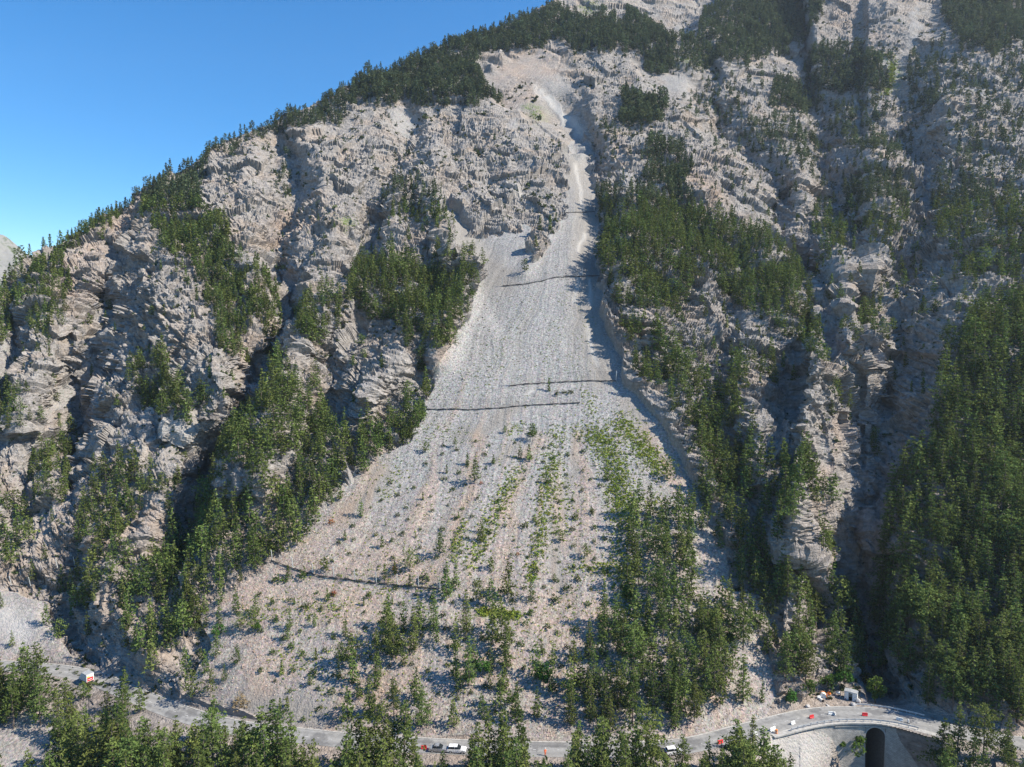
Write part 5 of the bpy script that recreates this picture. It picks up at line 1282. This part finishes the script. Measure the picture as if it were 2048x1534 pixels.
lump('boulder', 1707, 1411, (.75, .6, .5), M_PALEROCK, 'white boulder at the roadside below the shed', 'boulder', 3, 'pale boulders around the lay-by'); lump('boulder', 1716, 1404, (.8, .7, .6), M_PALEROCK, 'grey boulder right of the shed above the guardrail end', 'boulder', 4, 'pale boulders around the lay-by')
lump('boulder', 1655, 1411, (.6, .35, .16), M_PALEROCK, 'flat white stone slab at the lay-by entrance', 'boulder', 5, 'pale boulders around the lay-by'); lump('boulder', 1615, 1414, (.6, .5, .45), M_PALEROCK, 'white boulder at the far left of the lay-by', 'boulder', 6, 'pale boulders around the lay-by')
tb = empty('fuel_can', at(1692, 1398), .4, "small red can at the shed's left foot", 'fuel can'); poly_mesh('body', [box(-.28, .28, -.15, .15, 0, .42)], M_RED, tb, bevel=.04); poly_mesh('handle', [box(-.15, .15, -.03, .03, .42, .5)], M_RED, tb)
bn = empty('bucket', at(1646, 1404), 0, 'small black bucket on the gravel below the covered heap', 'bucket'); poly_mesh('body', [cyl((0, 0, 0), (0, 0, .5), .2, .27, 14)], M_BLACK, bn); poly_mesh('rim', [cyl((0, 0, .5), (0, 0, .54), .29, .29, 14)], M_BLACK, bn)

# plastic road barriers
def barrier(u, off, rz, mat, label, L=1.25):
    p, a = road_at(u, off)
    e = empty('road_barrier', p, a + rz, label, 'road barrier', 'plastic road barriers along the road')
    prof = [(-.26, 0), (.26, 0), (.26, .16), (.12, .34), (.09, .78), (-.09, .78), (-.12, .34), (-.26, .16)]
    v_, f_ = prism(prof, -L / 2, L / 2); v_ = v_[:, [1, 0, 2]]
    poly_mesh('body', [(v_, f_)], mat, e)
    for x in (-L * .28, L * .28): poly_mesh('slot', [box(x - .12, x + .12, -.29, .29, .02, .1)], M_DARK, e)
    poly_mesh('connector', [box(L / 2, L / 2 + .1, -.05, .05, .2, .7)], mat, e)
barrier(1620, -.9, .1, M_RED, 'red barrier on the road left of the bridge', 1.2); barrier(1729, -1.0, -.05, M_RED, 'red barrier on the road above the arch', 1.2); barrier(1432, -1.5, 0, M_RED, 'red barrier furthest left of those near the bridge', 1.4)
barrier(850, -1.2, 0, M_RED, 'red barrier beside the silver parked car', 1.2)
barrier(1578, -1.6, .1, M_WHITE, 'white barrier behind the tall roadside pine'); barrier(1660, -.3, -.15, M_WHITE, 'white barrier lying between the two red ones'); barrier(1666, -.8, 1.1, M_WHITE, 'white barrier set crosswise between the two red ones', .9)
barrier(1795, -1.2, -.05, M_WHITE, 'white barrier near the right end of the bridge', 1.4); barrier(1532, -1.9, .2, M_WHITE, 'white barrier just left of the tall roadside pine', 1.9); barrier(1500, -2.0, .1, M_WHITE, 'white barrier between red barrier and tall roadside pine')
p, a = road_at(1817, -1.6); dm = empty('marker_post', p, 0, 'white rounded marker post at the right end of the bridge', 'marker post')
poly_mesh('body', [cyl((0, 0, .1), (0, 0, .85), .2, .16, 14), cyl((0, 0, .85), (0, 0, 1.0), .16, .05, 14)], M_WHITE, dm); poly_mesh('base', [cyl((0, 0, 0), (0, 0, .1), .34, .3, 14)], M_DARK, dm)
p, a = road_at(1531, -3.2); dm = empty('barrel', p, 0, 'orange drum at the outer road edge beside the tall pine', 'drum')
poly_mesh('body', [cyl((0, 0, 0), (0, 0, .9), .3, .3, 16)], M_ORANGE, dm); poly_mesh('hoop', [cyl((0, 0, .3), (0, 0, .36), .315, .315, 16), cyl((0, 0, .6), (0, 0, .66), .315, .315, 16)], M_WHITE, dm)

# ------------------------------------------------------------------ vehicles
def wheel(parent, x, y, r=.33, w=.22):
    s = 1 if y > 0 else -1
    wv = poly_mesh('wheel', [cyl((x, y - s * w, r), (x, y, r), r, sides=18)], M_TYRE, parent)
    poly_mesh('rim', [cyl((x, y, r), (x, y + s * .02, r), r * .6, sides=12)], M_STEEL, wv)
def car(u, off, rz, mat, label, estate=False):
    p, a = road_at(u, off); e = empty('parked_car', p, a + rz, label, 'car', 'cars parked along the road')
    tail = 1.95 if estate else 1.35
    # body lofted across the width: (x, z) lower shell
    low_ = [(-2.15, .35), (-2.2, .62), (-2.1, .88), (-1.9, .93), (.95, .95), (1.75, .84), (2.1, .7), (2.15, .4), (1.9, .28), (-1.95, .28)]
    v1, f1 = prism(low_, -.84, .84)
    v1[np.abs(v1[:, 2] - .9) < .08, 1] *= .95
    poly_mesh('body', [(v1, f1)], mat, e, bevel=.03)
    cab = [(-tail, .93), (-tail + .35 if not estate else -tail + .1, 1.42), (-.6, 1.47), (.2, 1.44), (.95, .95)]
    v2, f2 = prism(cab, -.76, .76); v2[v2[:, 2] > 1.3, 1] *= .82
    cb_ = poly_mesh('cabin', [(v2, f2)], M_GLASS, e)
    rf = [(-tail + .42 if not estate else -tail + .16, 1.425), (-.6, 1.475), (.15, 1.45), (.15, 1.48), (-.6, 1.505), (-tail + .42 if not estate else -tail + .16, 1.455)]
    v3, f3 = prism(rf, -.62, .62); poly_mesh('roof', [(v3, f3)], mat, e)
    for s in (-1, 1):
        poly_mesh('pillar', [box(-.45, -.35, s * .7 - .05, s * .7 + .05, .93, 1.43)], mat, e)
        poly_mesh('headlight', [box(2.08, 2.17, s * .62 - .16, s * .62 + .16, .56, .68)], M_WHITE, e)
        poly_mesh('tail_light', [box(-2.23, -2.17, s * .66 - .12, s * .66 + .12, .64, .8)], M_RED, e)
        poly_mesh('mirror', [box(.55, .68, s * .92 - .08, s * .92 + .08, .92, 1.05)], mat, e)
        wheel(e, 1.35, s * .86); wheel(e, -1.35, s * .86)
    poly_mesh('bumper', [box(2.1, 2.22, -.8, .8, .3, .5)], M_BLACK, e)
car(878, -1.6, 0, M_SILVER, 'silver-grey car parked by the road right of the red barrier'); car(914, -1.6, 0, M_CARWHITE, 'white car parked behind the silver-grey car by the road', True)
car(1313, -1.9, 0, M_BLACK, 'black car parked on the road left of the white van-like car'); car(1341, -2.1, 0, M_CARWHITE, 'white car parked right behind the black car', True)

p, a = road_at(192, -2.0)
vn = empty('box_van', p, math.radians(149), 'small white box van with red and yellow print on its rear door', 'van')
# local +X points to the front of the van
poly_mesh('cargo_box', [box(-1.3, 1.2, -1.0, 1.0, .62, 2.7)], M_WHITE, vn, bevel=.03); poly_mesh('roof', [box(-1.33, 1.23, -1.03, 1.03, 2.7, 2.76)], M_GREYROOF, vn)
poly_mesh('cab', [(lambda v_f: (v_f[0], v_f[1]))(prism([(1.25, .5), (2.85, .5), (2.9, 1.0), (2.5, 1.2), (2.1, 1.95), (1.25, 2.0)], -.92, .92))], M_CARWHITE, vn, bevel=.03)
poly_mesh('windscreen', [(np.array([[2.50, -.8, 1.24], [2.50, .8, 1.24], [2.14, .75, 1.92], [2.14, -.75, 1.92]]) + np.array([.03, 0, .01]), [(0, 1, 2, 3)])], M_GLASS, vn)
poly_mesh('chassis', [box(-1.3, 2.7, -.7, .7, .38, .58)], M_DARK, vn)
rdoor = poly_mesh('rear_door', [box(-1.345, -1.305, -.94, .94, .7, 2.62)], M_WHITE, vn)
poly_mesh('print', [box(-1.36, -1.348, -.72, .8, .8, 1.75)], M_RED, rdoor); poly_mesh('print', [box(-1.362, -1.35, .2, .86, 1.78, 2.1), box(-1.362, -1.35, -.1, .15, 1.8, 1.95)], M_YELLOW, rdoor)
poly_mesh('print', [box(-1.366, -1.362, -.4, .5, 1.15, 1.3)], M_CARWHITE, rdoor)
for s in (-1, 1):
    wheel(vn, 2.1, s * .95, .36); wheel(vn, -.75, s * .95, .36); poly_mesh('tail_light', [box(-1.37, -1.31, s * .85 - .1, s * .85 + .1, .5, .62)], M_RED, vn)

# ------------------------------------------------------------------ worker standing by the road
def figure(loc, rz, label):
    root = empty('person', loc, rz, label, 'person')
    def skin(name, joints, edges, mat, sub=2, parent=root):
        me_ = bpy.data.meshes.new(name); me_.from_pydata([j[0] for j in joints], edges, []); o_ = bpy.data.objects.new(name, me_); link(o_)
        m_s = o_.modifiers.new('s', 'SKIN'); m_s.use_smooth_shade = True
        for k_, j in enumerate(joints): me_.skin_vertices[0].data[k_].radius = (j[1], j[2] if len(j) > 2 else j[1])
        me_.skin_vertices[0].data[0].use_root = True
        o_.modifiers.new('d', 'SUBSURF').levels = sub; o_.modifiers['d'].render_levels = sub
        me_.materials.append(mat); o_.parent = parent; return o_
    J = [((0, 0, .95), .13, .10), ((0, 0, 1.12), .12, .09), ((0, 0, 1.34), .155, .1), ((0, 0, 1.47), .07), ((0, .0, 1.56), .055), ((0, -.01, 1.66), .085, .1), ((0, -.01, 1.74), .07, .08),
         ((.18, 0, 1.40), .06), ((.24, .02, 1.14), .045), ((.25, -.12, .92), .035), ((.25, -.17, .86), .038, .02), ((-.18, 0, 1.40), .06), ((-.25, 0, 1.14), .045), ((-.26, -.05, .9), .035), ((-.26, -.07, .82), .038, .02),
         ((.095, 0, .88), .09), ((.11, -.02, .5), .062), ((.12, .03, .09), .045), ((.12, -.13, .04), .04), ((-.095, 0, .88), .09), ((-.11, -.03, .5), .062), ((-.13, .02, .09), .045), ((-.14, -.14, .04), .04)]
    E = [(0, 1), (1, 2), (2, 3), (3, 4), (4, 5), (5, 6), (2, 7), (7, 8), (8, 9), (9, 10), (2, 11), (11, 12), (12, 13), (13, 14), (0, 15), (15, 16), (16, 17), (17, 18), (0, 19), (19, 20), (20, 21), (21, 22)]
    skin('body', J, E, M_SKIN, 1)
    skin('jacket', [((0, 0, .9), .165, .125), ((0, 0, 1.15), .15, .115), ((0, 0, 1.36), .18, .12), ((.2, 0, 1.4), .078), ((.255, .02, 1.13), .06), ((.262, -.1, .95), .05), ((-.2, 0, 1.4), .078), ((-.265, 0, 1.13), .06), ((-.272, -.045, .94), .05)],
         [(0, 1), (1, 2), (2, 3), (3, 4), (4, 5), (2, 6), (6, 7), (7, 8)], M_HIVIS, 2)
    skin('trousers', [((0, 0, .93), .15, .115), ((.1, 0, .84), .105), ((.112, -.02, .5), .078), ((.12, .03, .12), .062), ((-.1, 0, .84), .105), ((-.112, -.03, .5), .078), ((-.13, .02, .12), .062)], [(0, 1), (1, 2), (2, 3), (0, 4), (4, 5), (5, 6)], M_HIVIS, 2)
    for s in (-1, 1):
        poly_mesh('boot', [box(s * .125 - .05, s * .125 + .05, -.2, .07, 0, .1)], M_DARK, root, bevel=.02)
        x0 = .25 * s; y0 = -.18 if s > 0 else -.08; z0 = .86 if s > 0 else .82
        skin('hand', [((x0, y0, z0), .03, .018), ((x0, y0 - .02, z0 - .05), .035, .015)] + [((x0 + (k_ - 1.5) * .018, y0 - .035, z0 - .09), .009) for k_ in range(4)] + [((x0 + (k_ - 1.5) * .02, y0 - .03, z0 - .13 + abs(k_ - 1.4) * .008), .008) for k_ in range(4)] + [((x0 - s * .045, y0 - .03, z0 - .05), .01), ((x0 - s * .055, y0 - .045, z0 - .085), .009)],
             [(0, 1)] + [(1, 2 + k_) for k_ in range(4)] + [(2 + k_, 6 + k_) for k_ in range(4)] + [(0, 10), (10, 11)], M_SKIN, 1)
        poly_mesh('eye', [cyl((s * .032, -.108, 1.69), (s * .032, -.114, 1.69), .011, sides=8)], M_DARK, root)
        poly_mesh('ear', [cyl((s * .084, 0, 1.67), (s * .1, 0, 1.67), .03, .026, sides=8)], M_SKIN, root)
    poly_mesh('nose', [cyl((0, -.1, 1.68), (0, -.135, 1.645), .01, .018, sides=8)], M_SKIN, root); poly_mesh('mouth', [box(-.028, .028, -.112, -.106, 1.608, 1.616)], M_RED, root)
    hv = [(.125 * math.cos(t), .125 * math.sin(t) + 1.72) for t in np.linspace(0, math.pi, 9)]
    bm = bmesh.new(); bmesh.ops.create_uvsphere(bm, u_segments=16, v_segments=10, radius=.125)
    for w_ in bm.verts: w_.co.z = max(w_.co.z, -.01)
    me_ = bpy.data.meshes.new('helmet'); bm.to_mesh(me_); bm.free(); me_.materials.append(M_HELMET); h_ = link(bpy.data.objects.new('helmet', me_), root); h_.location = (0, -.01, 1.725); h_.scale = (1, 1.12, 1)
p, a = road_at(1092, -2.2); figure(p, .5, 'worker in full orange workwear and pale helmet standing on the road')

# ------------------------------------------------------------------ rockfall fences across the scree
def fence(pts, hgt, posts, label, wires=9, lean=.25, postvis=True):
    pa = np.array(pts, float); seg = np.linalg.norm(np.diff(pa, axis=0), axis=1); cs = np.concatenate([[0], np.cumsum(seg)])
    t = np.linspace(0, cs[-1], max(16, int(cs[-1] / 5))); uu, vv_ = np.interp(t, cs, pa[:, 0]), np.interp(t, cs, pa[:, 1])
    base, _ = surf(uu, vv_); base[:, 2] += .05
    e = empty('rockfall_fence', tuple(base[0]), label=label, cat='rockfall fence', group='wire rockfall fences across the scree'); org = base[0].copy(); base = base - org
    dn_ = np.array([0, -lean * hgt, hgt * .97]); parts_ = []
    sag = .12 * np.sin(np.arange(len(base)) * math.pi / max(2, len(base) / posts)) ** 2
    for w_ in range(wires):
        f_ = w_ / (wires - 1); pp = base + dn_ * f_; pp[:, 2] -= sag * f_ * 2
        parts_.append(tube(pp, [.016 if 0 < w_ < wires - 1 else .03] * len(pp), 3))
    dense = np.linspace(0, len(base) - 1, int(cs[-1] / FPX * 300 / .9) + 8)
    for d in dense:
        i0 = min(int(d), len(base) - 2); b0 = base[i0] + (base[i0 + 1] - base[i0]) * (d - i0)
        parts_.append(tube([b0, b0 + dn_ * .5, b0 + dn_], [.012] * 3, 3))
    add('net', join(parts_), M_NET, e)
    rp = base + np.array([0, -.35, .12]); rp[:, 2] += .06 * np.sin(np.arange(len(rp)) * 2.1); rr_ = .17 + .07 * np.sin(np.arange(len(rp)) * 1.3) + .05 * np.cos(np.arange(len(rp)) * 2.9)
    add('net_foot', tube(rp, rr_, 6), M_NET, e, smooth=True)
    for d in np.linspace(0, len(base) - 1, posts):
        i0 = min(int(d), len(base) - 2); b0 = base[i0] + (base[i0 + 1] - base[i0]) * (d - i0)
        pv, pf = tube([b0 - np.array([0, 0, .3]), b0 + dn_ * 1.03], [.12, .12], 6); ps = add('post', (pv, pf), M_POST, e)
    for d in (0, len(base) - 1):
        s_ = -1 if d == 0 else 1; top = base[int(d)] + dn_; add('guy_cable', tube([top, base[int(d)] + np.array([s_ * 4.0, 3.0, 2.0])], [.02, .02], 3), M_STEEL, e)
fence([(1128, 426), (1150, 425), (1188, 424)], 3.4, 4, 'short wire fence highest on the scree chute')
fence([(1005, 572), (1050, 569), (1085, 562), (1110, 555), (1150, 553), (1205, 552)], 4, 6, 'wire fence across the upper scree below the chute')
fence([(1020, 772), (1050, 768), (1100, 765), (1160, 762), (1232, 761)], 4, 6, 'wire fence beside a lone pine at the middle scree')
fence([(850, 818), (930, 818), (1000, 816), (1040, 812), (1090, 809), (1160, 806)], 4, 8, 'longest wire fence crossing the scree left of the lone pine')
fence([(545, 1122), (600, 1140), (640, 1152), (700, 1160), (760, 1166), (800, 1172), (880, 1178)], 3.6, 9, 'long wire fence low on the cone among shrubs', 10)
fence([(20, 1168), (60, 1165), (110, 1140), (150, 1134)], 3.6, 5, 'wire fence on the pale slope at far left between pines')

# ------------------------------------------------------------------ a far ridge beyond the left shoulder
hx = np.linspace(-2200, -560, 360); hy = np.linspace(950, 1900, 200); HX, HY = np.meshgrid(hx, hy)
q = np.stack([HX.ravel(), HY.ravel(), 0 * HX.ravel()], -1)
hn = (noise_at(q, 210, 3.3) * 40 + noise_at(q, 80, 6.3) * 22 + noise_at(q, 30, 9.3) * 10 + noise_at(q, 13, 9.3) * 6 - np.abs(noise_at(q, 45, 19.3)) * 40).reshape(HX.shape)
HZ = 288 - .6 * np.abs(HY - 1300) - .72 * np.clip(HX + 960, -350, 1200) + hn * .7
HZ = np.maximum(HZ, -60)
m, n, l, b = new_mat('far_hillside', 1.0); g_ = n.new('ShaderNodeNewGeometry'); rr = ramp(n, [(.35, (.17, .168, .16)), (.52, (.25, .245, .23)), (.62, (.10, .12, .07))]); l.new(noise_tex(n, l, g_.outputs['Position'], .03, 8, .7), rr.inputs[0]); l.new(rr.outputs[0], b.inputs['Base Color'])
o = add('hills', (np.stack([HX, HY, HZ], -1).reshape(-1, 3), grid_faces(*HX.shape)), m); o['kind'] = 'structure'; o['label'] = 'distant grey ridge beyond the left shoulder'

# ------------------------------------------------------------------ the air itself: a thin even haze
HAZE = 0.000075
if HAZE:
    v, f = box(-2650, 1250, -30, 2050, -330, 900)
    m = bpy.data.materials.new('thin_air'); m.use_nodes = True; n, l = m.node_tree.nodes, m.node_tree.links; n.clear()
    out = n.new('ShaderNodeOutputMaterial'); pv = n.new('ShaderNodeVolumePrincipled'); pv.inputs['Color'].default_value = (.72, .84, 1.0, 1); pv.inputs['Density'].default_value = HAZE; pv.inputs['Anisotropy'].default_value = .3
    l.new(pv.outputs[0], out.inputs['Volume'])
    hz = add('haze', (v, f), m); hz['kind'] = 'stuff'; hz['label'] = 'thin bluish mountain air'
